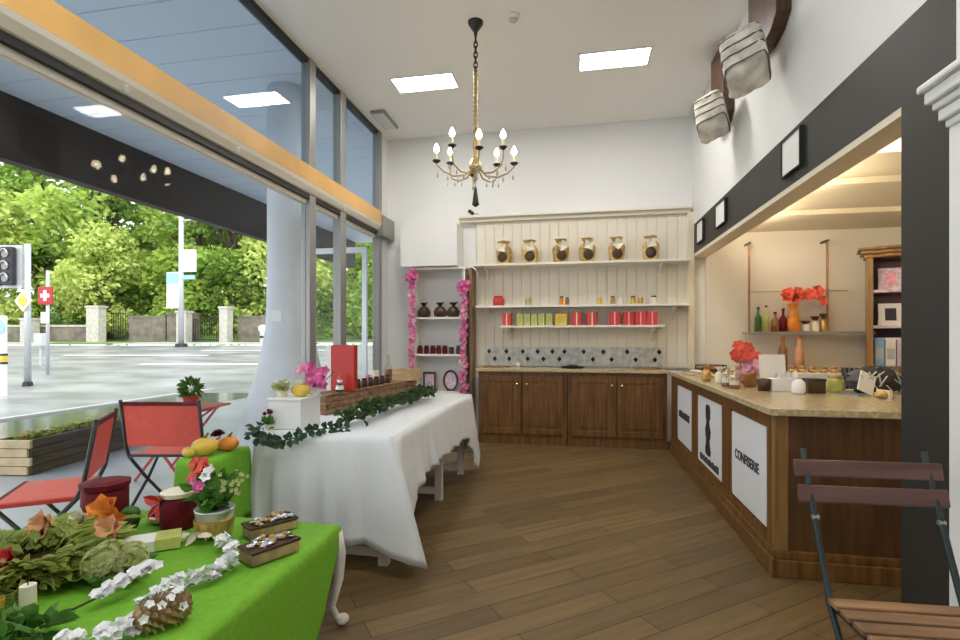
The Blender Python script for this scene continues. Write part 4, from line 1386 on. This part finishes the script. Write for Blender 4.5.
# pine cone block at the front
t = thing('pine_cone', 'large frosted pine cone lying at the front of the green cloth', 'pine cone', (-1.245, 1.32, GT), R(60))
B().sph((0, 0, .042), .05, (1.5, .9, .8), 14, 9).obj('core', 'brownm', t, True)
b = B()
random.seed(63)
for i in range(9):
    u = -1 + 2 * (i + .5) / 9
    rr = .05 * (1 - u * u) ** .5
    for k in range(11):
        a = 2 * pi * (k + .5 * (i % 2)) / 11
        p = Vector((u * .075, rr * .9 * cos(a), .042 + rr * .8 * sin(a)))
        if p.z < .012:
            continue
        b.leaf(p, (.6, cos(a), sin(a)), .028, .026, roll=(1, 0, .2))
b.obj('scales', 'birch', t)
b = B()
for k in range(22):
    a = random.uniform(.2, pi - .2)
    u = random.uniform(-.8, .8)
    b.blossom((u * .075, .052 * cos(a), .045 + .05 * sin(a)), .016, 5, (0, cos(a), sin(a)))
b.obj('frosting', 'whitef', t)

# white blossom garland
random.seed(71)
gp = [(-1.50, 1.87), (-1.41, 1.80), (-1.33, 1.70), (-1.335, 1.61), (-1.365, 1.57), (-1.42, 1.50), (-1.40, 1.42), (-1.33, 1.30), (-1.36, 1.22), (-1.45, 1.16)]
t = thing('blossom_garland', 'white blossom garland curling across the front of the green cloth', 'garland', (-1.44, 1.83, GT))
lp = [Vector((x + 1.5, y - 1.84, .012)) for x, y in gp]
B().tube(lp, .003, 5).obj('string', 'herb', t)
for k in range(26):
    u = k / 25 * (len(lp) - 1)
    i = min(int(u), len(lp) - 2)
    p = lp[i].lerp(lp[i + 1], u - i) + Vector((random.uniform(-.012, .012), random.uniform(-.012, .012), 0))
    b = B()
    for q in range(5):
        b.blossom(p + Vector((random.uniform(-.014, .014), random.uniform(-.014, .014), .004 + .008 * q)), .024, 5, (random.uniform(-.8, .8), random.uniform(-.8, .8), 1), .45)
    b.obj('blossom', 'whitef', t)
t = thing('blossom_twig', 'white flowering twig lying between the leaves and the pine cone', 'twig', (-1.58, 1.29, GT))
tw = [Vector((0, 0, .01)), Vector((.05, .08, .03)), Vector((.08, .17, .05)), Vector((.12, .26, .07))]
B().tube(tw, .004, 5).obj('stem', 'bark', t)
for k in range(12):
    u = 1.1 + k / 12 * 1.85
    i = min(int(u), 2)
    p = tw[i].lerp(tw[i + 1], u - i)
    b = B()
    for q in range(4):
        b.blossom(p + Vector((random.uniform(-.016, .016), random.uniform(-.016, .016), .004 * q)), .022, 5, (random.uniform(-.8, .8), -.5, 1))
    b.obj('blossom', 'whitef', t)

t = thing('flat_carton', 'flat white and lime carton lying among the arrangement', 'box', (-1.74, 1.80, GT), R(38))
B().bx(-.11, .11, -.055, .055, 0, .045).obj('carton', 'paper', t, bevel=.003)
B().bx(.02, .111, -.056, .056, .002, .0465).obj('lime_sleeve', 'lime', t)
t = thing('preserve_jar', 'large deep red wrapped jar at the street side of the green cloth', 'jar', (-2.20, 2.02, GT))
B().lathe([(.085, 0), (.095, .02), (.095, .15), (.08, .17)], n=20).obj('body', 'redd', t, True)
B().lathe([(.10, .165), (.102, .19), (.06, .198)], n=20, wob=.04, wn=7).obj('cloth_cover', 'redd', t)
t = thing('preserve_jar', 'deep red jar with pale lid and red bow beside the flower bucket', 'jar', (-1.81, 2.03, GT))
B().lathe([(.07, 0), (.075, .02), (.075, .13), (.065, .145)], n=20).obj('body', 'redd', t, True)
B().lathe([(.072, .146), (.074, .165), (.06, .17)], n=20).obj('lid', 'wax', t)
b = B()
for sx in (-1, 1):
    b.leaf((-.06, -.04, .12), (sx * .8 - .2, -.5, .5), .075, .05, roll=(0, -1, .3))
    b.leaf((-.06, -.04, .12), (sx * .4 - .2, -.4, -1), .09, .03, roll=(0, -1, .3))
b.obj('bow', 'redb', t)
t = thing('moss_pot', 'small dark green pot between the two deep red jars', 'pot', (-2.02, 1.98, GT))
B().lathe([(.03, 0), (.04, .03), (.04, .07)], n=14).obj('pot', 'ivy', t, True)
B().sph((0, 0, .075), .035, (1, 1, .6), 10, 6, .1).obj('moss', 'herb', t)
t = thing('berry_dish', 'low dish of dark berries beside the deep red bowed jar', 'dish', (-1.94, 2.07, GT))
B().lathe([(.035, 0), (.06, .03), (.055, .03)], n=16).obj('dish', 'wax', t)
b = B()
random.seed(77)
for k in range(12):
    b.sph((random.uniform(-.03, .03), random.uniform(-.03, .03), .035), .013, n=8, m=6)
b.obj('berries', 'redd', t)

# big leafy arrangement
random.seed(81)
t = thing('flower_arrangement', 'sprawling basket arrangement of yellow-green fern with orange and peach lilies', 'flower arrangement', (-1.95, 1.52, GT))
B().lathe([(.14, 0), (.18, .03), (.19, .05), (.17, .05)], n=20).obj('basket', 'brown', t)
def frond(b, p, d, L_, n, w):
    p, d = Vector(p), Vector(d).normalized()
    sd_ = d.cross(Vector((0, 0, 1)))
    sd_ = sd_.normalized() if sd_.length > .01 else Vector((1, 0, 0))
    prev = p
    for k in range(n):
        u = (k + 1) / n
        q = p + d * L_ * u + Vector((0, 0, -.35 * L_ * u * u))
        if q.z < .012:
            q.z = .012
        for s_ in (-1, 1):
            b.leaf(q, d * .6 + sd_ * s_ + Vector((0, 0, random.uniform(-.1, .3))), w * (1.15 - u * .8), w * .33, roll=(0, 0, 1))
        b.bar(prev, q + Vector((0, 0, .0005)), .004, .003)
        prev = q
b = B()
for k in range(64):
    a = random.uniform(0, 2 * pi)
    frond(b, (.10 * cos(a), .10 * sin(a), .05 + random.random() * .03), (cos(a), sin(a), random.uniform(.1, .55)), random.uniform(.2, .36) * (.5 if cos(a) > .35 else 1), 11, .075)
b.obj('fern_fronds', 'fern', t)
b = B()
for k in range(150):
    a = random.uniform(0, 2 * pi)
    rr = random.uniform(.05, .24)
    b.leaf((rr * cos(a), rr * sin(a), .03 + random.random() * .07), (cos(a), sin(a), random.uniform(-.2, .5)), .09, .04)
b.obj('foliage', 'fern', t)
def lily(p, m_, r, nrm, nm):
    b = B()
    for j in range(2):
        b.blossom(Vector(p) + Vector((0, 0, .006 * j)), r * (1 - .2 * j), 6, nrm, .6 + .4 * j)
    return b.obj(nm, m_, t)
lily((-.02, .30, .13), 'orange', .085, (.2, -1, .5), 'orange_lily')
lily((.03, .28, .10), 'orange', .07, (.6, -1, .3), 'orange_lily')
lily((-.13, .14, .11), 'peach', .085, (-.2, -1, .4), 'peach_lily')
lily((-.17, .20, .09), 'peach', .07, (-.4, -1, .3), 'peach_lily')
lily((.10, .20, .09), 'peach', .075, (.3, -1, .6), 'peach_lily')
lily((-.06, .22, .11), 'wax', .06, (0, -1, .6), 'cream_lily')
lily((.02, -.16, .10), 'pink', .06, (.2, -1, .6), 'crimson_flower')
lily((.05, -.13, .11), 'redb', .055, (.0, -1, .6), 'crimson_flower')
t = thing('hydrangea', 'pale green hydrangea heads clustered beside the flat carton', 'flower', (-1.66, 1.51, GT))
random.seed(83)
for (x, y, z, r) in ((0, 0, .07, .065), (.075, .05, .06, .055), (-.05, .075, .065, .055), (.02, .11, .055, .05)):
    b = B()
    b.sph((x, y, z), r * .72, n=10, m=7)
    for k in range(60):
        d = Vector((random.gauss(0, 1), random.gauss(0, 1), random.gauss(.2, 1))).normalized()
        q = Vector((x, y, z)) + d * r * .8
        if q.z > .012:
            b.blossom(q, .024, 4, d, .25)
    b.obj('flower_head', 'hyd', t)
b = B()
for k in range(24):
    a = random.uniform(0, 6.28)
    b.leaf((.02 + .05 * cos(a), .05 + .05 * sin(a), .03), (cos(a), sin(a), .15), .08, .045)
b.obj('leaves', 'herb', t)
t = thing('pillar_candle', 'short ivory pillar candle in front of the leafy arrangement', 'candle', (-1.72, 1.31, GT))
B().lathe([(.022, 0), (.022, .085)], n=14).obj('wax', 'wax', t)
B().cyl((0, 0, .085), (0, 0, .10), .002, .002, 5).obj('wick', 'iron', t)
t = thing('amber_tealight', 'small amber tealight near the ivory candle', 'candle', (-1.80, 1.27, GT))
B().lathe([(.022, 0), (.028, .05), (.026, .05), (.02, .01)], n=14).obj('holder', 'yellow', t)
B().lathe([(.018, .01), (.018, .03)], n=10).obj('wax', 'wax', t)
vine('leafy_runner', 'dark green leafy runner along the front of the green cloth', [(-2.0, 1.15, GT + .02), (-1.82, 1.12, GT + .02), (-1.68, 1.14, GT + .02), (-1.56, 1.18, GT + .02), (-1.48, 1.20, GT + .015)], 130, .075, .038, 'herb', .03, 'branch', 85)
vine('copper_twig', 'brownish leafy twig lying at the window end of the green cloth', [(-2.05, 1.06, GT + .02), (-1.9, 1.0, GT + .02), (-1.74, 1.02, GT + .02)], 50, .06, .03, 'birch', .03, 'branch', 86)

# ================================================================== BISTRO CHAIR (indoors)
t = thing('bistro_chair', 'folding bistro chair with dark wooden slats in front of the counter', 'chair', (1.06, 1.80, 0), R(3))
for k in range(6):
    y = .10 - .072 * k
    w = .215 + .0 * k
    B().box((0.02, y, .452), (.47, .055, .018)).obj('seat_slat', 'slat', t, bevel=.004)
for (z, y) in ((.862, .302), (.775, .272)):
    B().box((0, y - .012, z), (.495, .02, .062), rx=-.2).obj('back_slat', 'slatd', t, bevel=.006)
for sx in (-1, 1):
    x = sx * .205
    B().tube([(x, .315, .93), (x, .27, .80), (x, .20, .62), (x + .0, .13, .44), (x, -.02, .20), (x, -.14, .0)], .011, 8).obj('back_leg', 'chairm', t, True)
    B().tube([(x * .9, -.28, .435), (x * .9, -.12, .30), (x * .9, .08, .12), (x * .9, .20, 0)], .011, 8).obj('front_leg', 'chairm', t, True)
    B().bar((x * .95, .14, .435), (x * .95, -.30, .435), .012, .022).obj('seat_rail', 'chairm', t)
    B().cyl((x - .012 * sx, .228, .70), (x + .010 * sx, .228, .70), .009, .009, 10).obj('rivet', 'metal', t)
B().cyl((-.20, .02, .255), (.20, .02, .255), .006, .006, 8).obj('cross_rod', 'chairm', t)
B().cyl((-.18, .175, .04), (.18, .175, .04), .007, .007, 8).obj('cross_rod', 'chairm', t)

# ================================================================== PAVEMENT TERRACE
GP = -.10
def terrace_chair(label, loc, rz, s=1.0):
    t = thing('terrace_chair', label, 'chair', loc, rz, 'red folding chairs on the pavement')
    w = .29 * s
    B().box((0, .02, .455), (2 * w - .03, .40, .012)).obj('seat', 'redt', t, bevel=.003)
    for y in (-.185, .225):
        B().bar((-w, y, .452), (w, y, .452), .022, .022).obj('seat_rail', 'redd' if y > 0 else 'dmetal', t)
    B().box((0, -.245, .715), (2 * w - .03, .012, .36), rx=.16).obj('backrest', 'redt', t, bevel=.003)
    for sx in (-1, 1):
        x = sx * w
        B().tube([(x, -.285, .93), (x, -.215, .52), (x, -.18, .44), (x, .02, .22), (x, .25, .0)], .014, 8).obj('back_leg', 'dmetal', t, True)
        B().tube([(x * .94, .22, .445), (x * .94, .04, .22), (x * .94, -.20, .0)], .013, 8).obj('front_leg', 'dmetal', t, True)
        B().bar((x * .97, -.19, .445), (x * .97, .235, .445), .016, .024).obj('side_rail', 'red', t)
    B().bar((-w, -.28, .90), (w, -.28, .90), .016, .03).obj('top_rail', 'redd', t)
    return t
terrace_chair('red mesh folding chair on the pavement turned toward the red table', (-3.42, 3.86, GP), R(10), 1.12)
terrace_chair('red mesh folding chair seen edge-on beside the planter end', (-3.36, 2.72, GP), R(126), .95)

t = thing('terrace_table', 'red metal folding table on the pavement carrying a potted shrub', 'table', (-4.14, 4.62, GP), R(6))
B().bx(-.38, .42, -.30, .30, .705, .725).obj('tabletop', 'red', t, bevel=.004)
for sx in (-1, 1):
    B().bar((sx * .30, -.26, .70), (-sx * .26, -.26, .0), .02, .02).obj('leg', 'red', t)
    B().bar((sx * .30, .26, .70), (-sx * .26, .26, .0), .02, .02).obj('leg', 'red', t)
B().bar((.30, -.26, .68), (.30, .26, .68), .02, .02).obj('cross_bar', 'red', t)
B().bar((.40, 0, .70), (.08, 0, .48), .018, .018).obj('brace', 'red', t)
t = thing('potted_shrub', 'round green shrub in a red pot on the terrace table', 'plant', (-3.95, 4.60, GP + .726))
B().lathe([(.06, 0), (.08, .10), (.085, .11), (.07, .11)], n=18).obj('pot', 'terra', t, True)
b = B()
random.seed(91)
for k in range(260):
    d = Vector((random.gauss(0, 1), random.gauss(0, 1), random.gauss(.3, 1))).normalized()
    q = Vector((0, 0, .19)) + d * random.uniform(.03, .09)
    b.leaf(q, d, .06, .022)
b.obj('foliage', 'herb', t)

t = thing('planter_box', 'long dark timber planter with pale end on the pavement', 'planter', (-5.80, 4.28, GP), R(8))
L_ = 1.95
for k in range(4):
    z0, z1 = .01 + k * .092, .095 + k * .092
    B().bx(.17, .20, 0, L_, z0, z1).obj('side_board', 'planter', t, bevel=.004)
    B().bx(-.20, -.17, 0, L_, z0, z1).obj('side_board', 'planter', t, bevel=.004)
    B().bx(-.17 - (.03 if k % 2 else 0), .17 + (.035 if k % 2 else 0), -.03, .0, z0, z1).obj('end_board', 'plant_end', t, bevel=.004)
    B().bx(-.17, .17, L_ - .03, L_, z0, z1).obj('end_board', 'planter', t, bevel=.004)
B().bx(-.17, .17, 0, L_ - .03, .02, .34).obj('soil', 'soil', t)
random.seed(92)
for i in range(11):
    tt = thing('bedding_plant', 'small yellow-green bedding plant in the timber planter, %s from its pale end' % (ORD + ['last'])[i], 'plant', (0, 0, 0), 0, 'bedding plants in the planter')
    ly = .10 + i * .17
    lx = random.uniform(-.07, .07)
    a = R(8)
    tt.location = (-5.80 + lx * cos(a) - ly * sin(a), 4.28 + lx * sin(a) + ly * cos(a), GP + .335)
    b, c = B(), B()
    for k in range(26):
        b.leaf((random.uniform(-.04, .04), random.uniform(-.04, .04), .0), (random.uniform(-1, 1), random.uniform(-1, 1), random.uniform(.2, 1.3)), .09, .04)
    for k in range(7):
        c.blossom((random.uniform(-.07, .07), random.uniform(-.07, .07), random.uniform(.05, .10)), .03, 5)
    b.obj('leaves', 'fern', tt)
    c.obj('flowers', 'hyd' if i % 2 else 'yellow', tt)

# flared white pillar outside the glass, glazed door leaf
t = thing('pillar', 'pale round pillar with flared foot just outside the shop glass', 'pillar', (-3.24, 5.28, GP))
B().lathe([(.62, 0), (.57, .25), (.51, .5), (.45, .75), (.37, 1.0), (.31, 1.25), (.265, 1.5), (.245, 1.8), (.24, 2.4), (.24, 4.26)], n=40).obj('shaft', 'concrete', t, True)
B().bx(-.06, .06, -.262, -.248, 1.62, 1.74).obj('plate', 'plastic', t, bevel=.004)
t = thing('glass_door', 'open glazed door leaf with pale frame standing outside the far panes', 'door', (-3.05, 7.02, GP))
for x0, x1 in ((-.90, -.83), (-.07, 0)):
    B().bx(x0, x1, -.025, .025, 0.02, 2.78).obj('stile', 'steel', t)
for z0, z1 in ((.02, .16), (2.70, 2.78)):
    B().bx(-.83, -.07, -.025, .025, z0, z1).obj('rail', 'steel', t)
B().bx(-.83, -.07, -.004, .004, .16, 2.70).obj('pane', 'glass', t)
B().tube([(-.79, -.03, .95), (-.79, -.08, .97), (-.79, -.08, 1.33), (-.79, -.03, 1.35)], .012, 8).obj('handle', 'dmetal', t)

# ================================================================== STREET
def P3(d, l, z=None):
    q = fw * d + rt * l
    return (q.x, q.y, gz(q) if z is None else z)
# traffic signal
t = thing('traffic_light', 'traffic signal with large backing board on a galvanised pole', 'traffic light', P3(14.4, -12.9))
pz_ = 0
B().cyl((0, 0, 0), (0, 0, 4.05), .085, .075, 14).obj('pole', 'pole', t, True)
B().cyl((0, 0, 0), (0, 0, .12), .13, .11, 14).obj('pole_foot', 'dmetal', t)
B().box((-.62, -.12, 3.40), (1.0, .06, 1.22), rz=R(10)).obj('backing_board', 'pole', t)
for k in range(2):
    hd_ = B().box((-.80 + k * .42, -.22, 3.40), (.32, .16, 1.08), rz=R(10)).obj('signal_head', 'ink', t, bevel=.03)
    for z in (3.74, 3.40, 3.06):
        B().cyl((-.80 + k * .42 + .0, -.30, z), (-.80 + k * .42, -.325, z), .115, .115, 16).obj('lens', 'lens_r', hd_)
        B().tube([(-.80 + k * .42 + .13 * cos(a), -.36, z + .13 * sin(a)) for a in [pi * q / 8 for q in range(9)]], .015, 5).obj('hood', 'pole', hd_)
B().prism([(-.30, 2.42), (0, 2.12), (.30, 2.42), (0, 2.72)], 'y', -.13, -.10).obj('diamond_sign', 'wax', t)
B().prism([(-.19, 2.42), (0, 2.23), (.19, 2.42), (0, 2.61)], 'y', -.14, -.13).obj('diamond_centre', 'yellow', t)
t = thing('direction_sign', 'dark red square sign with white cross by the traffic signal', 'sign', P3(17.0, -14.55))
B().cyl((0, 0, 0), (0, 0, 3.5), .05, .05, 10).obj('post', 'pole', t, True)
pl = B().bx(-.30, .30, -.09, -.05, 2.35, 2.95).obj('sign_plate', 'cross', t, bevel=.02)
b = B()
b.bx(-.06, .06, -.10, -.09, 2.71, 2.83)
b.bx(-.06, .06, -.10, -.09, 2.47, 2.59)
b.bx(-.18, .18, -.10, -.09, 2.59, 2.71)
b.obj('white_cross', 'paper', pl)
B().bx(-.18, .12, -.09, -.05, 1.72, 2.1).obj('lower_plate', 'wax', t)
t = thing('parking_meter', 'small pale box on a post behind the traffic signal', 'post box', P3(20, -17.4))
B().bx(-.2, .2, -.12, .12, .75, 1.25).obj('box', 'pole', t, bevel=.02)
B().cyl((0, 0, 0), (0, 0, .75), .04, .04, 8).obj('post', 'pole', t)
t = thing('bollard_sign', 'white pillar with yellow and black bands by the road', 'sign', P3(12.6, -11.95))
B().bx(-.12, .12, -.06, .06, 0, 2.0).obj('column', 'paper', t, bevel=.01)
B().bx(-.125, .125, -.065, .065, .85, 1.0).obj('yellow_band', 'yellow', t)
B().bx(-.125, .125, -.065, .065, 1.0, 1.06).obj('black_band', 'ink', t)
B().bx(-.125, .125, -.065, .065, .79, .85).obj('black_band', 'ink', t)
B().cyl((0, -.06, 1.72), (0, -.075, 1.72), .2, .2, 18).obj('blue_disc', 'sgreen', t)
# tall post with flags of signs
t = thing('street_sign_post', 'tall white pole with pale information boards across the street', 'sign', P3(30, -17.75))
B().cyl((0, 0, 0), (0, 0, 8.0), .16, .13, 12).obj('pole', 'pole', t, True)
B().cyl((0, 0, 0), (0, 0, .2), .35, .3, 12).obj('pole_foot', 'iron', t)
B().bx(-.95, -.14, -.06, .06, 2.30, 4.45).obj('board', 'paper', t)
B().bx(-.95, -.14, -.07, -.06, 3.75, 4.4).obj('blue_panel', 'sgreen', t)
for k in range(5):
    B().bx(-.85, -.3 + .1 * (k % 2), -.07, -.06, 2.5 + k * .22, 2.58 + k * .22).obj('text_line', 'kerb', t)
B().bx(.14, .98, -.06, .06, 4.45, 5.75).obj('upper_board', 'paper', t)
for k in range(3):
    B().bx(.25, .85, -.07, -.06, 4.7 + k * .3, 4.8 + k * .3).obj('text_line', 'kerb', t)
B().bx(.14, .9, -.05, .05, 4.0, 4.25).obj('small_board', 'sgreen', t)
B().cyl((0, 0, 7.5), (1.9, 0, 7.55), .05, .05, 8).obj('bracket_arm', 'pole', t)

# boundary wall with gate piers
def wall_run(l0, l1, d, h, label, name='stone_wall'):
    a, c = Vector(P3(d, l0)), Vector(P3(d, l1))
    t = thing(name, label, 'wall', tuple(a - Vector((0, 0, .1))), math.atan2(c.y - a.y, c.x - a.x))
    ln = (c - a).length
    B().bx(0, ln, -.2, .2, 0, h).obj('masonry', 'stonew', t)
    B().bx(-.02, ln + .02, -.25, .25, h, h + .14).obj('coping', 'stonep' if h < 1.4 else 'stonew', t)
    return t
wall_run(-44, -27.2, 36, 1.25, 'low old stone wall behind the traffic signal')
wall_run(-24.9, -22.3, 36, 1.9, 'short old stone wall between the pale gate pier and the tall pole')
wall_run(-22.2, -20.1, 36.0, 2.1, 'taller dark stone wall behind the tall pole')
wall_run(-17.2, -12, 36, 1.9, 'old stone wall with shrubs above beside the pale pillar')
for i, (l, w, h, lab) in enumerate(((-26.6, 1.0, 2.45, 'widest pale stone gate pier by the old wall'), (-20.5, .75, 2.1, 'slim pale stone pier beside the tall pole'), (-17.6, .62, 2.4, 'slim pale stone pier by the iron gate near the pillar'), (-31.2, .9, 1.6, 'low pale stone block on the wall near the red sign'))):
    t = thing('gate_pier', lab, 'gate pier', P3(35.0, l))
    B().bx(-w / 2, w / 2, -.3, .3, -.1, h).obj('shaft', 'stonep', t)
    B().bx(-w / 2 - .06, w / 2 + .06, -.36, .36, h, h + .14).obj('cap', 'stonep', t)
def gate(l0, l1, d, h, label):
    a, c = Vector(P3(d, l0)), Vector(P3(d, l1))
    t = thing('iron_gate', label, 'gate', tuple(a), math.atan2(c.y - a.y, c.x - a.x))
    ln = (c - a).length
    for z in (.2, h - .15):
        B().bx(0, ln, -.03, .03, z, z + .06).obj('rail', 'iron', t)
    n = int(ln / .16)
    b = B()
    for k in range(n + 1):
        b.cyl((k * ln / n, 0, .05), (k * ln / n, 0, h), .022, .022, 5)
    b.obj('bars', 'iron', t)
    return t
gate(-26.0, -25.0, 35.6, 2.2, 'dark iron gate beside the widest pale pier')
gate(-20.1, -18.0, 35.4, 1.75, 'iron gate between the two slim piers')
tag(strip(31.6, 33.9, -27.5, -22.5, 3, .10).obj('grass_verge', 'grass'), 'strip of grass along the foot of the low wall', 'grass')
# small white car-like bollard beside the pillar
t = thing('white_bollard', 'short white bollard by the wall next to the pillar', 'bollard', P3(34, -14.6))
B().lathe([(.22, 0), (.22, .8), (.3, .85), (.3, 1.15), (.1, 1.25)], n=14).obj('post', 'paper', t, True)
B().lathe([(.23, .35), (.23, .5)], n=14).obj('dark_band', 'ink', t)

# ---- trees and shrubs on the bank
def tree_mesh(seed, n, h, cr, ln, base=.2):
    random.seed(seed)
    b = B()
    cl = []
    for k in range(26):
        u = random.random()
        zz = h * (base + (1 - base) * u)
        rr = cr * (sin(pi * min(1, .15 + u * .85)) ** .6) * random.random() ** .5
        a = random.uniform(0, 6.28)
        cl.append((Vector((rr * cos(a), rr * sin(a), zz)), random.uniform(.8, 1.7) * cr / 3.6))
    for k in range(n):
        c, r = random.choice(cl)
        d = Vector((random.gauss(0, 1), random.gauss(0, 1), random.gauss(0, .8))).normalized()
        q = c + d * r * random.uniform(.55, 1.0)
        b.leaf(q, Vector((random.uniform(-1, 1), random.uniform(-1, 1), random.uniform(-.8, .5))), ln * random.uniform(.6, 1.3), ln * .62)
    return b, cl
KINDS = {}
def tree(kind, d, l, s, label, group='trees on the wooded bank'):
    x, y, _ = P3(d, l)
    z = .95 + max(0, d - 36) * .16
    key = kind
    if key not in KINDS:
        seed, n, h, cr, ln, lm, base = {'tall': (1, 5200, 15, 4.2, .55, 'tree1', .18), 'round': (2, 4600, 11, 4.4, .5, 'tree3', .12), 'dark': (3, 4800, 14, 3.8, .5, 'tree2', .15), 'shrub': (4, 2600, 3.4, 2.4, .32, 'tree1', .0), 'shrub2': (5, 2400, 3.0, 2.3, .30, 'tree2', .0)}[kind]
        t = thing('leafy_tree' if 'shrub' not in kind else 'shrub', label, 'tree' if 'shrub' not in kind else 'shrub', (x, y, z - .2), random.uniform(0, 6), group)
        b, cl = tree_mesh(seed, n, h, cr, ln, base)
        if 'shrub' not in kind:
            tr = B().tube([(0, 0, -.3), (.15, .05, h * .25), (-.1, .1, h * .5), (.1, 0, h * .85)], [h * .028, h * .022, h * .015, h * .005], 10)
            for c, r in cl[:10]:
                zz = c.z * .62
                tr.tube([(0, 0, zz), tuple(c * .6 + Vector((0, 0, zz * .4))), tuple(c)], [h * .010, h * .006, h * .003], 6)
            tr.obj('trunk', 'bark', t, True)
        b.obj('crown', lm, t)
        KINDS[key] = t
        t.scale = (s, s, s)
        return t
    src = KINDS[key]
    c = dup(src, label, (x, y, z - .2), random.uniform(0, 6), group)
    c.scale = (s, s, s)
    return c
random.seed(100)
for i, (k, d, l, s, lab) in enumerate((
    ('round', 38, -37, .95, 'yellow-green spreading tree behind the traffic signal'),
    ('tall', 41, -31, 1.05, 'tall bright green tree behind the red sign with the cross'),
    ('round', 37.5, -27.5, .72, 'smaller yellow-green tree just behind the widest gate pier'),
    ('tall', 42, -23.5, 1.0, 'tall bright green tree behind the low wall, midway to the tall pole'),
    ('dark', 40, -19.5, 1.0, 'mid-green tree behind the tall white pole'),
    ('round', 40, -15.5, .85, 'yellow-green tree right of the tall pole, next to the pillar'),
    ('tall', 43, -11, .95, 'bright tree seen through the panes behind the pillar'),
    ('dark', 39, -7.5, .85, 'mid-green tree seen through the far door panes'),
    ('dark', 46, -40, 1.25, 'deep green tree at the back of the bank above the signal'),
    ('dark', 47, -34, 1.2, 'deep green tree at the back of the bank above the red sign'),
    ('tall', 49, -27, 1.3, 'very tall bright tree at the back above the gate pier'),
    ('dark', 48, -21, 1.3, 'very tall mid-green tree at the back above the tall pole'),
    ('tall', 50, -15, 1.2, 'very tall bright tree at the back beside the pillar'),
    ('dark', 50, -8, 1.1, 'deep green tree at the back seen through the far panes'),
    ('round', 45, -45, 1.2, 'yellow-green tree at the street end of the bank'))):
    tree(k, d, l, s, lab)
for i, (k, d, l, s, lab) in enumerate((
    ('shrub2', 40.2, -41, 1.0, 'dark green shrub behind the traffic signal pole'),
    ('shrub', 40.2, -36, .9, 'bright shrub over the low wall near the signal'),
    ('shrub2', 40.2, -33, .8, 'dark shrub over the low wall behind the red sign'),
    ('shrub', 40.2, -24.5, 1.0, 'bright shrub over the short wall beside the widest pier'),
    ('shrub2', 40.2, -21.5, 1.0, 'dark shrub behind the boards of the tall pole'),
    ('shrub', 40.2, -18.8, 1.15, 'bright rounded shrub above the iron gate'),
    ('shrub', 41.2, -15.6, 1.2, 'largest bright shrub above the wall next to the pillar'),
    ('shrub2', 40.2, -12.5, 1.1, 'dark shrub behind the pillar'),
    ('shrub', 40.2, -9, 1.2, 'bright shrub seen through the far panes'),
    ('shrub2', 41, -29, 1.2, 'dark shrub up the bank behind the widest pier'))):
    tree(k, d, l, s, lab, 'shrubs over the boundary wall')
